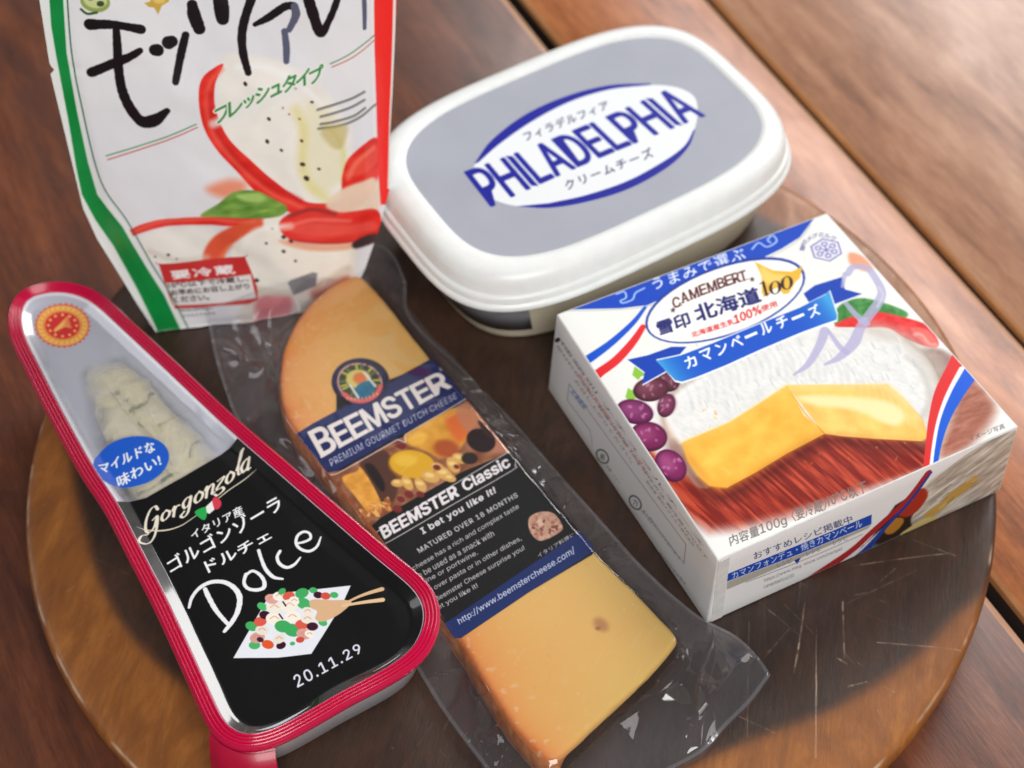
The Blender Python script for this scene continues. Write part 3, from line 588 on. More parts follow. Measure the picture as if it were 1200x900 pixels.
# lavender glare, a reflection painted into the print over the cheese
LV = (176, 172, 208)
for P_, wd in (([(280, 395), (300, 370), (345, 372), (372, 400), (400, 455), (385, 500), (345, 555), (322, 590), (300, 640), (250, 690), (200, 715)], [20, 22, 24, 24, 26, 30, 30, 30, 34, 22, 8]), ([(275, 500), (310, 540), (345, 570)], [16, 20, 24]), ([(270, 395), (262, 440)], [14, 10]), ([(200, 595), (180, 650), (140, 715), (90, 752)], [30, 26, 20, 6]), ([(215, 600), (250, 650), (275, 672)], [12, 18, 22])):
    c.stroke(P_, wd, LV, 7, .82, .15)
c.stroke([(390, 440), (404, 470), (385, 510)], 8, (206, 204, 228), 6, .7, .2)
# tricolour sweep at right
c.view(760, 400, 2.648)
c.stroke([(858, 420), (868, 330), (882, 240), (905, 160), (945, 85), (960, 55)], [14, 16, 22, 30, 36, 38], (222, 48, 50), 8)
c.stroke([(874, 420), (884, 330), (902, 240), (932, 160), (972, 85)], [8, 9, 10, 12, 14], (246, 246, 246), 8)
c.stroke([(886, 420), (898, 330), (920, 245), (958, 165), (1002, 95)], [12, 15, 24, 34, 42], (26, 92, 214), 8)
GT = (120, 116, 114)
c.text('内容量', [(255, 636), (346, 602), (338, 570), (248, 604)], GT, .03); c.text('100g', [(350, 606), (432, 574), (424, 540), (342, 568)], GT, .03)
c.text('〈要冷蔵〉', [(448, 562), (556, 522), (548, 484), (440, 524)], GT, .03); c.text('10℃以下', [(560, 516), (682, 470), (672, 432), (552, 478)], GT, .03)
c.text('イメージ写真', [(998, 312), (1107, 270), (1102, 254), (993, 296)], (90, 84, 84), 0)
top_img = c.image('carton_top_print')

c2 = Canvas(PFr, -4, -HB - 10, WB + 8, 6, 8, (236, 236, 236))
c2.view(840, 580, 3.529)
def rock(X, Y): 
    g = fbm((X + Y) * .10, (Y - X * .5) * .55, 4, 33); t = np.clip((g - .3) * 2.2, 0, 1)[..., None]; return np.array([160, 150, 136]) * (1 - t) + np.array([226, 220, 208]) * t
c2.poly([(735, 40), (800, 0), (900, -60), (1250, -250), (1260, 60), (1160, 200), (600, 330), (560, 260), (640, 170)], (46, 30, 22), 0, .6)
c2.poly([(800, 100), (840, 30), (880, -60), (1260, -270), (1260, 60), (1020, 90), (900, 120), (830, 150)], rock, 5, .5)
c2.poly([(740, 70), (800, 10), (850, -30), (870, 0), (830, 60), (780, 90)], (170, 50, 30), 5, .6)
c2.poly([(860, 75), (920, 30), (960, -10), (1010, -40), (1060, -80), (1080, -60), (1000, 0), (930, 60), (870, 100)], (190, 150, 66), 5, .5, .9)
c2.poly([(755, 165), (800, 130), (860, 95), (910, 90), (900, 115), (850, 150), (790, 180), (765, 185)], (210, 190, 120), 5, .4)
c2.poly([(690, 135), (730, 95), (768, 95), (765, 120), (730, 155), (700, 160)], (178, 120, 40), 5, .4)
c2.poly([(600, 210), (640, 200), (700, 215), (660, 240), (600, 240)], (90, 96, 120), 5, .8)
for k in range(26): 
    x = 880 + rng.random() * 300; y = -60 + rng.random() * 130 - (x - 880) * .35
    c2.stroke([(x, y), (x + 24, y - 14 - 8 * rng.random())], 4 + 4 * rng.random(), (110, 100, 92) if k % 2 else (214, 208, 200), 0, .5, .3)
c2.text('直輸入', [(1020, 72), (1080, 44), (1074, 26), (1014, 54)], (240, 240, 240), .06)
c2.stroke([(240, 425), (350, 372), (450, 305), (560, 225), (640, 150), (740, 60), (800, 0), (872, -92)], [40, 40, 36, 30, 26, 24, 20, 18], (168, 40, 44), 6)
c2.stroke([(330, 412), (440, 350), (560, 258), (640, 180), (730, 92), (800, 20)], [12, 12, 10, 9, 8, 10], (236, 232, 236), 6)
c2.stroke([(400, 400), (470, 345), (560, 275), (620, 220), (700, 125), (790, 30), (884, -92)], [44, 40, 34, 26, 16, 12, 8], (36, 60, 150), 6)
c2.text('おすすめレシピ掲載中', [(155, 268), (560, 108), (553, 82), (148, 240)], (84, 92, 130), .04)
c2.poly([(46, 326), (336, 205), (638, 78), (636, 118), (336, 243), (42, 358)], (30, 72, 176), 0, .1)
c2.text('カマンフォンデュ・焼きカマンベール', [(66, 348), (600, 128), (594, 96), (60, 322)], (214, 226, 250), .03)
c2.poly([(42, 360), (336, 245), (636, 120), (622, 136), (336, 262), (40, 392)], (176, 172, 160), 0, .1)
c2.poly([(318, 268), (346, 256), (330, 284)], (24, 50, 150)); c2.stroke([(120, 360), (300, 290), (440, 232), (600, 160)], 3, (120, 120, 120), 0, .8)
for k, (x, y) in enumerate(((250, 300), (370, 250), (480, 205))): c2.text('レシピ', [(x, y), (x + 60, y - 24), (x + 56, y - 42), (x - 4, y - 18)], (70, 80, 130), .0, .8)
c2.text('https://www.meg-snow.com/recipe/', [(198, 362), (520, 226), (515, 212), (193, 346)], (110, 110, 118), 0); c2.text('camembert/ca100', [(196, 388), (320, 338), (315, 322), (190, 372)], (110, 110, 118), 0)
c2.stroke([(14, 262), (22, 400), (16, 520)], 3.5, (170, 170, 172), 4)
front_img = c2.image('carton_front_print')

c3 = Canvas(PSd, -4, -HB - 10, DB + 8, 6, 8, (228, 229, 230))
c3.view(630, 380, 2.57)
c3.ell((60, 48), 6, 9, 60, (30, 30, 34))
G2 = (120, 122, 126)
def sidetext(body, x0, y0, x1, y1, h, col=G2, b=0.0, al=.9):
    d = np.array([x1 - x0, y1 - y0], float); q = np.array([-.62 * h, .35 * h]) 
    c3.text(body, [(x0 + q[0], y0 + q[1]), (x1 + q[0], y1 + q[1]), (x1, y1), (x0, y0)], col, b, al)
sidetext('種類別 ナチュラルチーズ', 72, 45, 500, 668, 13); sidetext('原材料名 生乳、食塩 内容量 100g 保存方法 要冷蔵10℃以下', 62, 62, 510, 708, 13, G2); 
sidetext('開封後は賞味期限にかかわらずお早めに', 128, 150, 340, 455, 14, (196, 96, 84), .02); sidetext('お召し上がりください。', 118, 165, 290, 415, 13, G2)
sidetext('北海道産', 108, 195, 152, 250, 22, (84, 120, 190), .03)
sidetext('製造者 雪印メグミルク株式会社', 330, 470, 470, 668, 12); sidetext('東京都新宿区四谷本塩町5番1号', 312, 560, 420, 710, 12); sidetext('電話受付 年中無休', 350, 690, 430, 790, 10)
c3.stroke([(95, 180), (440, 665), (428, 725), (330, 585)], 2.4, (150, 152, 160), 0); c3.stroke([(95, 180), (88, 230), (155, 320), (160, 365)], 2.2, (150, 152, 160), 0)
for x, y, ch in ((190, 400, '紙'), (285, 540, 'プラ')):
    c3.ell((x, y), 19, 25, -35, (84, 84, 88)); c3.ell((x, y), 14.5, 20, -35, (228, 229, 230)); c3.text(ch, [(x - 9, y + 6), (x + 5, y + 14), (x + 10, y - 4), (x - 4, y - 12)], (84, 84, 88), .04)
sidetext('外箱・トレー', 205, 425, 245, 480, 14, (90, 90, 94)); sidetext('外装フィルム', 305, 560, 335, 600, 10, (110, 110, 114))
side_img = c3.image('carton_side_print')

carton = empty('cheese_carton', ((TL + BR_) / 2 * np.array([1, 1, 0])), 'white cheese carton with blue ribbon and cut camembert picture on its lid', 'carton')
cm = [simple('carton_board', (226, 226, 224), .5), printed('carton_top', top_img, .55, .0, spec=.16, bump=.00002, bscale=60), printed('carton_front', front_img, .5, .06, bump=.00002, bscale=60), printed('carton_side', side_img, .5, .06, bump=.00002, bscale=60)]
bm = bmesh.new()
# a slightly soft carton: sides sag outward by a fraction of a millimetre
n = 12
def quadpts(A, B, C, D, nn=n, mm_=6, bul=.0, nrm=None):
    P_ = []
    for j in range(mm_ + 1):
        for i in range(nn + 1):
            s, t = i / nn, j / mm_; p = (A * (1 - s) + B * s) * (1 - t) + (D * (1 - s) + C * s) * t
            P_.append(p + nrm * bul * 16 * s * (1 - s) * t * (1 - t))
    return P_
vs = {}
def V_(p):
    k = tuple(np.round(p, 3)); 
    if k not in vs: vs[k] = bm.verts.new(p)
    return vs[k]
for A, B, C, D, mi, nrm, bul, mm_ in ((BL, BR_, TR, TL, 1, PT.n, .5, 12), (bBL, bBR, BR_, BL, 2, PFr.n, .35, 6), (bTL, bBL, BL, TL, 3, PSd.n, .5, 6), (bBR, bTR, TR, BR_, 0, PFr.ex, .4, 6), (bTR, bTL, TL, TR, 0, -PFr.n, .4, 6), (bBL, bTL, bTR, bBR, 0, -PT.n, 0, 12)):
    P_ = quadpts(A, B, C, D, 12, mm_, bul, nrm)
    for j in range(mm_):
        for i in range(12):
            k = j * 13 + i; f = bm.faces.new([V_(P_[k]), V_(P_[k + 1]), V_(P_[k + 14]), V_(P_[k + 13])]); f.material_index = mi
bm.normal_update(); bmesh.ops.recalc_face_normals(bm, faces=bm.faces)
ed = [e for e in bm.edges if len(e.link_faces) == 2 and e.calc_face_angle(0) > .9]
bmesh.ops.bevel(bm, geom=ed, offset=.55, segments=3, affect='EDGES', profile=.5, clamp_overlap=True)
uvl = bm.loops.layers.uv.new('UVMap'); bm.normal_update()
PL = {1: (PT, c), 2: (PFr, c2), 3: (PSd, c3)}
for f in bm.faces:
    f.smooth = True
    if f.material_index in PL:
        P_, cc = PL[f.material_index]
        for l in f.loops:
            X = np.array(l.vert.co) - P_.O; t = cc.tex(np.array([[X @ P_.ex, X @ P_.ey]]))[0]; l[uvl].uv = t
base = np.array(carton.location) / S
for v in bm.verts: v.co = Vector((np.array(v.co) - base) * S)
me = bpy.data.meshes.new('carton_body'); bm.to_mesh(me); bm.free()
for m in cm: me.materials.append(m)
o = bpy.data.objects.new('carton_body', me); scene.collection.objects.link(o); o.parent = carton
# glued flap edge at the front left corner and the tuck seam under the lid
fl = [PFr.xyz([(4.2, -.8), (4.4, -HB + .6), (.35, -HB + .6), (.35, -.8)], .22)[k] for k in range(4)]
fb = [p - PFr.n * .2 for p in fl]
mesh('glue_flap', fl + fb, [(0, 3, 2, 1)[::-1], (4, 5, 6, 7), (0, 1, 5, 4)[::-1], (1, 2, 6, 5)[::-1], (2, 3, 7, 6)[::-1], (3, 0, 4, 7)[::-1]], cm[0], carton, sm=False)

# ------------------------------------------------------------------ cream cheese tub
TC = np.array([28.344, 459.478]); TY = .522; EX = 3.55; HW, HD = 61.47, 40.57; HZ = 42.0
tx, ty = np.array([math.cos(TY), math.sin(TY), 0]), np.array([-math.sin(TY), math.cos(TY), 0])
def sup(dw, z, e=EX, dd=None, n=160, shift=0):
    t = np.linspace(0, 2 * np.pi, n + 1)[:-1]; a, b = HW + dw, HD + (dw if dd is None else dd)
    x = a * np.sign(np.cos(t)) * np.abs(np.cos(t)) ** (2 / e); y = b * np.sign(np.sin(t)) * np.abs(np.sin(t)) ** (2 / e)
    p = np.column_stack([x, y]); 
    q = smooth(p, 1, True); q = resample(q, n); q = q[[0] + list(range(1, n))]
    return np.column_stack([TC[0] + q[:, 0] * tx[0] + q[:, 1] * ty[0], TC[1] + q[:, 0] * tx[1] + q[:, 1] * ty[1], np.full(n, float(z))])
PTub = Plane((TC[0], TC[1], HZ), tx, ty)
tub = empty('cream_cheese_tub', (TC[0], TC[1], 0), 'white plastic cream cheese tub with grey lid panel and blue oval badge', 'tub')
wp = simple('white_plastic', (238, 240, 238), .33, 0, .02, 200, 0, sss=.12)
cream = simple('cream_plastic', (226, 216, 192), .4, 0, .02, 200, 0, sss=.1)
ct = Canvas(PTub, -75, -53, 75, 53, 6, (166, 169, 180))
ct.rgb += ((fbm(*(np.meshgrid(np.arange(ct.w) * .012, np.arange(ct.h) * .012)), 3, 4) - .5) * .03)[..., None]
ct.view(430, 10, 2.25)
NB = (20, 26, 150); cxy = ct.uv([(585, 360)])[0]
def elu(du, dv, a, b, rot, col, f=0):
    t = np.linspace(0, 2 * np.pi, 80)[:-1]; r = math.radians(rot); x, y = a * np.cos(t), b * np.sin(t)
    ct.polyuv(np.stack([cxy[0] + du + x * math.cos(r) - y * math.sin(r), cxy[1] + dv + x * math.sin(r) + y * math.cos(r)], 1), col, f)
ta = ct.uv([(270, 450), (890, 270)]); ra = math.degrees(math.atan2(ta[1, 1] - ta[0, 1], ta[1, 0] - ta[0, 0]))
# blue crescents: thin on the far left and right, thick above and below
P_top = [(285, 395), (330, 340), (420, 275), (530, 228), (640, 202), (745, 196), (740, 200), (650, 212), (545, 242), (440, 293), (350, 355), (296, 412)]
P_bot = [(395, 520), (470, 522), (580, 505), (690, 470), (790, 415), (845, 365), (862, 325), (850, 345), (790, 396), (690, 450), (580, 488), (480, 508)]
oval = [(280, 425), (296, 395), (350, 340), (440, 284), (550, 236), (655, 208), (745, 200), (815, 206), (860, 228), (872, 262), (866, 310), (845, 355), (790, 400), (690, 455), (580, 492), (480, 514), (400, 520), (330, 500), (290, 462)]
ct.poly(oval, (234, 238, 240), 6, .1)
uvt = np.vstack([smooth(ct.uv([(283, 408), (330, 345), (420, 277), (530, 228), (640, 201), (748, 196)]), 8), smooth(ct.uv([(748, 200), (640, 212), (535, 244), (435, 296), (350, 355), (294, 404)]), 8)]); ct.polyuv(uvt, NB)
uvt = np.vstack([smooth(ct.uv([(395, 520), (480, 524), (580, 508), (690, 474), (790, 419), (845, 367), (866, 318)]), 8), smooth(ct.uv([(862, 318), (838, 360), (785, 400), (690, 452), (580, 490), (480, 512)]), 8)]); ct.polyuv(uvt, NB)
word = 'PHILADELPHIA'; wid = [1.0, 1.06, .28, .78, 1.06, 1.04, .84, .8, 1.0, 1.06, .28, 1.1]; tot = sum(wid) + .16 * 11; pos = 0
Tl, Tr, Bl, Br = np.array((258, 430.)), np.array((806, 207.)), np.array((328, 520.)), np.array((890, 281.))
for ch, wd in zip(word, wid):
    t0, t1 = pos / tot, (pos + wd) / tot; pos += wd + .16
    def pt(t, top): 
        p = (Tl * (1 - t) + Tr * t) if top else (Bl * (1 - t) + Br * t); k = 4 * t * (1 - t)
        return p + np.array((3.5, 6)) * k * (1 if top else -1.0)
    q = [pt(t0, 0), pt(t1, 0), pt(t1, 1), pt(t0, 1)]
    ct.text(ch, q, NB, .4) if ch != 'I' else ct.poly([q[0] - 3, q[1] + 3, q[2] + 3, q[3] - 3], NB)
ct.text('フィラデルフィア', [(420, 350), (640, 262), (630, 240), (410, 326)], (40, 44, 90), .06, 1, 1.2)
ct.text('クリームチーズ', [(528, 478), (758, 388), (746, 364), (518, 454)], (40, 44, 90), .06, 1, 1.25)
ct.view(0, 0, 1)
lid_img = ct.image('tub_lid_print')
# grey panel is a sheet sunk a hair below the rim
inner_r = sup(0, HZ - .25); V = [np.r_[TC, HZ - .25]]; 
R_ = [sup(-HW * (1 - k), HZ - .25, dd=-HD * (1 - k)) for k in (.2, .5, .8, 1.0)]
V = np.vstack([[np.r_[TC, HZ - .25]]] + R_); F = [(0, 1 + j, 1 + (j + 1) % 160) for j in range(160)]
for i in range(3): F += [(1 + i * 160 + j, 1 + i * 160 + (j + 1) % 160, 1 + (i + 1) * 160 + (j + 1) % 160, 1 + (i + 1) * 160 + j)[::-1] for j in range(160)]
uvp = np.stack([(V - PTub.O) @ tx, (V - PTub.O) @ ty], 1)
mesh('lid_panel', V, F, printed('lid_print', lid_img, .5, .0, spec=.2, bump=.00001, bscale=40), tub, uv=ct.tex(uvp))
LP = [(-.2, HZ - 1.2), (-.1, HZ - .3), (.4, HZ + .15), (2, HZ + .55), (5, HZ + .5), (7.2, HZ - .1), (8.9, HZ - 1.4), (9.9, HZ - 3.4), (10.4, HZ - 6), (10.7, HZ - 7.3), (11.6, HZ - 7.7), (11.9, HZ - 8.2), (12.1, HZ - 10.4), (12.9, HZ - 11.0), (13.2, HZ - 11.6), (13.1, HZ - 12.7), (12.4, HZ - 13.0), (10.8, HZ - 12.8), (10.6, HZ - 9)]
rings('lid', [sup(d * .87, z) - tx * max(d, 0) * .12 for d, z in LP], wp, tub)
BP = [(8.6, HZ - 10), (8.0, HZ - 13.2), (7.8, HZ - 13.6), (7.4, HZ - 15), (1.2, 3.2), (.4, 1.0), (-1.5, .3), (-6, .3)]
rings('tub_body', [sup(d, z) for d, z in BP], cream, tub, cap1=False)
lab = []
nseg = 160
def bodyring(z, o): 
    d = 7.4 + (1.2 - 7.4) * (HZ - 15 - z) / (HZ - 15 - 3.2); return sup(d + o, z)
cutp = at([(624, 388)], 14)[0, :2]; kc = int(np.argmin(np.hypot(*(bodyring(14, 0)[80:150, :2] - cutp).T))) + 80
idx = list(range(58, kc + 1))
for z, oo in ((25.5, 0.05), (25.5, .3), (6.8, .3), (6.8, .05)): lab.append(bodyring(z, oo)[idx])
V = np.vstack(lab); mesh('body_label', V, gridfaces(4, len(idx)), simple('grey_print', (112, 114, 120), .4, .2), tub)

# ------------------------------------------------------------------ mozzarella pouch (stands on the board, leaning back)
A_ = at([(183, 390)], 0)[0]; B_ = at([(420, 358)], 0)[0]; pex = (B_ - A_) / np.linalg.norm(B_ - A_)
pb = np.cross([0, 0, 1.], pex); TILT = math.radians(72); pey = math.cos(TILT) * pb + math.sin(TILT) * np.array([0, 0, 1.])
vL = [-2, 0, 13, 26, 40, 52, 76, 101, 102.4, 104, 125, 140, 158, 175]; uL = [1, 0, -4.5, -8.5, -13, -15.3, -15.6, -15.9, -14.3, -15.5, -14.2, -13.4, -13, -12.6]
vR = [-2, 0, 14, 31, 45, 63, 81, 110, 140, 175]; uR = [66, 68, 76, 83.5, 88.5, 90.3, 93.2, 97.6, 101, 104]
uLf = lambda v: np.interp(v, vL, uL); uRf = lambda v: np.interp(v, vR, uR)
def pbulge(u, v):
    l, r = uLf(v), uRf(v); s = np.clip((u - l) / (r - l), 0, 1)
    side = np.clip(np.sin(np.pi * s), 0, 1) ** .75
    prof = np.interp(v, [-5, 0, 18, 45, 90, 130, 160, 175], [0, 0, 4.5, 8.5, 9, 6, 2.5, .6])
    wr = 1.8 * (fbm(u * .05 + v * .02, v * .03, 3, 41) - .5) + .7 * (fbm((u - v * .4) * .11, (v + u * .3) * .035, 2, 17) - .5) * np.clip((v - 10) / 20, 0, 1)
    e = np.clip(np.minimum(s, 1 - s) * 12, 0, 1)
    return (prof * side + wr * side * 2.2) * e
PM = Plane(A_, pex, pey, pbulge)
cm_ = Canvas(PM, -22, -6, 112, 150, 6, (232, 232, 236))
gx, gy = np.meshgrid(np.arange(cm_.w) / cm_.w, np.arange(cm_.h) / cm_.h)
cm_.rgb += (((fbm(gx * 4, gy * 4, 3, 7) - .5) * .05)[..., None]) * np.array([1.1, 1.0, .6])
cm_.view(40, 0, 2.727)
MC = lambda X, Y: np.stack([v + 14 * (fbm(X * .15, Y * .15, 3, 8) - .5) for v in (246, 242, 232)], -1)
def redf(X, Y): return np.stack([v + 40 * (fbm(X * .12, Y * .25, 3, 18) - .5) for v in (232, 48, 40)], -1)
# upper tomato and mozzarella slice
cm_.poly([(600, 205), (640, 170), (760, 190), (880, 240), (960, 330), (1010, 430), (1005, 540), (960, 640), (880, 700), (760, 640), (640, 500), (580, 350)], MC, 6, 1.6, .85)
cm_.poly([(870, 330), (950, 360), (990, 450), (985, 560), (930, 620), (870, 600), (850, 470)], (234, 226, 176), 6, 2.5, .5)
cm_.stroke([(835, 350), (860, 420), (855, 520), (880, 590), (940, 640)], 22, (226, 212, 110), 8, .55, 1.6)
cm_.stroke([(930, 400), (970, 440), (990, 500), (985, 580)], 12, (220, 210, 100), 8, .5, 1.0)
cm_.poly([(604, 204), (545, 240), (526, 300), (540, 400), (585, 480), (650, 550), (740, 640), (850, 690), (940, 690), (980, 640), (940, 650), (860, 640), (770, 580), (690, 510), (620, 440), (580, 350), (578, 270)], redf, 8, .25)
cm_.poly([(1095, 440), (1010, 500), (985, 560), (975, 640), (900, 690), (960, 700), (1060, 640), (1100, 560)], redf, 6, .35)
cm_.poly([(990, 560), (1040, 500), (1095, 470), (1095, 520), (1040, 560)], (245, 96, 74), 6, .8, .6)
for x, y, r in ((750, 380, 7), (745, 452, 8), (790, 480, 6), (858, 525, 9), (870, 570, 10), (910, 540, 6), (848, 380, 5), (888, 326, 6), (675, 268, 8), (795, 345, 4), (835, 283, 6), (815, 365, 4), (855, 450, 6)):
    cm_.ell((x, y), r, r * .7, rng.random() * 90, (60, 44, 34) if r > 5 else (170, 120, 60), .1)
for P_, wd, cl, al in (([(598, 222), (562, 265), (552, 330), (566, 410), (610, 480), (670, 545), (760, 620), (860, 665)], 9, (252, 120, 96), .8), ([(560, 300), (574, 400), (640, 500), (740, 585), (850, 640)], 14, (178, 22, 26), .5), ([(650, 215), (740, 215), (840, 262), (915, 330)], 18, (252, 252, 250), .8), ([(1085, 470), (1030, 520), (1004, 570)], 10, (255, 150, 120), .7)):
    cm_.stroke(P_, wd, cl, 8, al, 1.0)
# lower slices (view of the lower half)
cm_.view(60, 200, 2.857)
cm_.poly([(520, 60), (590, 30), (650, 40), (640, 80), (570, 90)], (240, 120, 80), 6, 2.2, .75)
cm_.poly([(300, 220), (380, 190), (520, 190), (580, 230), (520, 300), (400, 330), (320, 290)], MC, 6, 1.5, .8)
cm_.stroke([(262, 212), (300, 195), (360, 178), (440, 170), (520, 168), (620, 172), (700, 176)], [22, 26, 26, 26, 30, 34, 34], redf, 8, 1, .3)
cm_.poly([(610, 210), (690, 170), (800, 160), (1000, 230), (1020, 300), (990, 350), (880, 400), (760, 430), (660, 400), (610, 310)], MC, 6, .6)
cm_.stroke([(690, 178), (630, 200), (575, 235), (545, 280), (535, 330)], [34, 46, 56, 60, 50], (232, 92, 60), 8, 1, .6)
cm_.poly([(660, 400), (760, 430), (900, 400), (1010, 340), (1030, 480), (900, 560), (640, 560)], (214, 200, 180), 5, 2, .6)
cm_.poly([(690, 430), (800, 420), (790, 520), (700, 540)], (206, 84, 96), 5, 1.6, .75)
cm_.poly([(880, 385), (990, 350), (980, 400), (880, 430)], (170, 60, 50), 5, 1.4, .6)
def leaf(X, Y): 
    g = fbm(X * .2, Y * .6, 3, 5)[..., None]; return np.array([70, 120, 40]) * (1 - g) + np.array([160, 196, 90]) * g
cm_.poly([(500, 152), (560, 110), (610, 72), (680, 66), (740, 92), (790, 122), (770, 150), (700, 160), (610, 158)], leaf, 5, .35)
cm_.poly([(620, 80), (680, 74), (720, 90), (690, 105), (640, 100)], (180, 212, 120), 5, .8, .8); cm_.stroke([(520, 150), (620, 118), (740, 118)], 5, (120, 160, 80), 6, .7, .3)
cm_.poly([(920, 120), (960, 70), (1030, 40), (1090, 30), (1090, 150), (1000, 150)], (238, 214, 190), 5, .8, .95)
cm_.poly([(762, 185), (790, 148), (870, 125), (960, 140), (1090, 130), (1095, 215), (1010, 240), (900, 245), (800, 230)], redf, 5, .4)
cm_.poly([(790, 200), (880, 175), (1000, 180), (1080, 170), (1085, 200), (1000, 215), (880, 220)], (246, 96, 84), 6, 1.2, .7)
cm_.stroke([(800, 150), (870, 130), (950, 145)], 12, (130, 40, 40), 6, .7, .7); cm_.poly([(770, 232), (900, 250), (1000, 245), (1000, 262), (880, 268), (790, 250)], (236, 150, 110), 5, 1, .7)
for x, y, r in ((740, 193, 5), (778, 270, 7), (818, 302, 5), (688, 367, 8), (720, 243, 5), (778, 222, 8), (803, 236, 7), (392, 282, 6), (348, 288, 4), (420, 296, 4), (855, 25, 9)): cm_.ell((x, y), r, r * .8, 20, (56, 44, 36), .12)
cm_.poly([(1010, 238), (1085, 210), (1085, 240), (1020, 262)], (70, 50, 50), 3, .5)
for P_, wd, cl, al in (([(270, 207), (360, 172), (520, 162), (680, 170)], 5, (252, 130, 100), .8), ([(600, 250), (570, 290), (560, 330)], 12, (244, 140, 90), .7), ([(640, 260), (690, 200), (800, 185)], 20, (252, 250, 244), .8), ([(660, 390), (780, 410), (900, 385), (990, 330)], 30, (206, 196, 176), .6), ([(330, 270), (420, 300), (520, 290)], 20, (214, 206, 190), .6), ([(780, 195), (870, 165), (1000, 168)], 8, (255, 150, 130), .8), ([(800, 232), (900, 242), (1000, 236)], 8, (160, 24, 28), .6)):
    cm_.stroke(P_, wd, cl, 8, al, .9)
# storage notice
cm_.poly([(362, 318), (372, 312), (640, 288), (650, 292), (692, 432), (560, 452), (418, 462), (408, 456)], (204, 52, 50), 3, .1)
cm_.poly([(383, 376), (668, 347), (686, 426), (560, 444), (412, 452)], (232, 228, 226), 0, .1)
cm_.text('要冷蔵', [(408, 364), (618, 344), (606, 315), (398, 336)], (246, 240, 240), .18, 1, 1.15)
for k, t in enumerate(('10℃以下で冷蔵し、', 'お早めにお召し上がり', 'ください。')):
    y = 394 + k * 24; x = 390 + k * 9; ln = (268, 262, 118)[k]
    cm_.text(t, [(x + 4, y), (x + 4 + ln, y - ln * .088), (x + ln - 1, y - 18 - ln * .088), (x - 1, y - 18)], (50, 44, 46), .08)
for k, t in enumerate(('開封後は賞味期限に', 'かかわらずお早め')):
    cm_.text(t, [(432 + k * 10, 474 + k * 18), (540 + k * 10, 464 + k * 18), (538 + k * 10, 454 + k * 18), (430 + k * 10, 463 + k * 18)], (90, 84, 84), .02)
# side bands
cm_.view(0, 0, 1)
GN = lambda X, Y: np.stack([v + 16 * (fbm(X * .1, Y * .1, 3, 18) - .5) for v in (18, 142, 66)], -1)
cm_.poly([(40, -30), (40, 300), (160, 400), (182, 392), (222, 392), (196, 345), (176, 313), (148, 262), (120, 225), (108, 190), (95, 130), (82, 62), (76, -30)], (236, 240, 236), 0, .1)
cm_.poly([(56, -30), (60, 30), (66, 66), (80, 140), (90, 200), (96, 228), (112, 258), (133, 288), (160, 337), (184, 386), (184, 400), (216, 396), (192, 345), (172, 314), (143, 265), (114, 228), (103, 190), (90, 130), (78, 62), (72, -30)], GN, 0, .08)
cm_.stroke([(77, -30), (84, 62), (97, 130), (111, 190), (124, 224), (151, 262), (180, 313), (200, 345), (224, 392)], 1.3, (20, 90, 50), 6)
cm_.poly([(337, 331), (341, 328), (366, 319), (372, 320), (370, 335), (344, 346)], (112, 112, 120), 0, .2, .85)
cm_.poly([(438, -30), (439, 60), (441, 120), (443, 200), (446, 240), (470, 240), (480, -30)], (248, 46, 42), 0, .1)
cm_.stroke([(463, -30), (461, 60), (458, 140), (456, 220)], 3.2, (240, 236, 232), 5)
cm_.stroke([(436, -30), (437, 60), (439, 160)], 1.5, (248, 240, 238), 5)
# brand strokes
cm_.view(40, 0, 2.727)
BK = (26, 16, 22)
for P_, wd in (([(178, 78), (240, 78), (300, 86), (342, 94)], [36, 28, 26, 30]), ([(182, 232), (240, 208), (300, 184), (338, 162)], [30, 30, 26, 20]), ([(262, 86), (266, 150), (270, 220), (282, 290), (310, 350), (345, 388), (385, 384), (425, 354)], [22, 26, 28, 30, 32, 36, 38, 18]),
               ([(386, 160), (394, 160)], [38, 40]), ([(430, 136), (440, 132)], [42, 38]), ([(484, 112), (470, 170), (452, 262)], [24, 26, 22]), ([(505, 15), (512, 50), (528, 92)], [32, 40, 38]), ([(592, -20), (598, 20), (602, 60)], [46, 48, 40]),
               ([(700, -20), (676, 50), (664, 110), (668, 170), (684, 232)], [30, 28, 28, 26, 22]), ([(706, 78), (750, 55), (800, 22), (830, 18)], [16, 24, 26, 24]), ([(868, -30), (890, 40), (915, 104), (940, 70), (965, 10), (975, -30)], [34, 34, 30, 22, 22, 22])):
    cm_.stroke(P_, wd, BK, 8, 1, 0, .12)
for P_, wd in (([(832, 20), (836, 50), (815, 95)], [24, 26, 18]), ([(800, 100), (806, 150), (806, 196)], [20, 22, 20]), ([(1054, -20), (1056, 40), (1056, 90)], [14, 14, 12])): cm_.stroke(P_, wd, (92, 96, 118), 8, 1, .1, .1)
cm_.ell((195, 5), 48, 34, 10, (150, 166, 90), .2); cm_.ell((195, 0), 38, 26, 10, (206, 214, 150), .3); cm_.ell((212, 12), 12, 9, 0, (60, 80, 50), .2); cm_.ell((180, -8), 12, 9, 0, (60, 80, 50), .2)
cm_.stroke([(150, 30), (170, 44), (200, 40)], 8, (60, 90, 50), 5)
cm_.poly([(352, 10), (372, 4), (368, -24), (420, -24), (432, 4), (408, 18), (396, 46), (384, 24), (366, 22)], (206, 168, 74), 0, .2); cm_.ell((400, -2), 20, 14, 0, (232, 200, 110), .5)
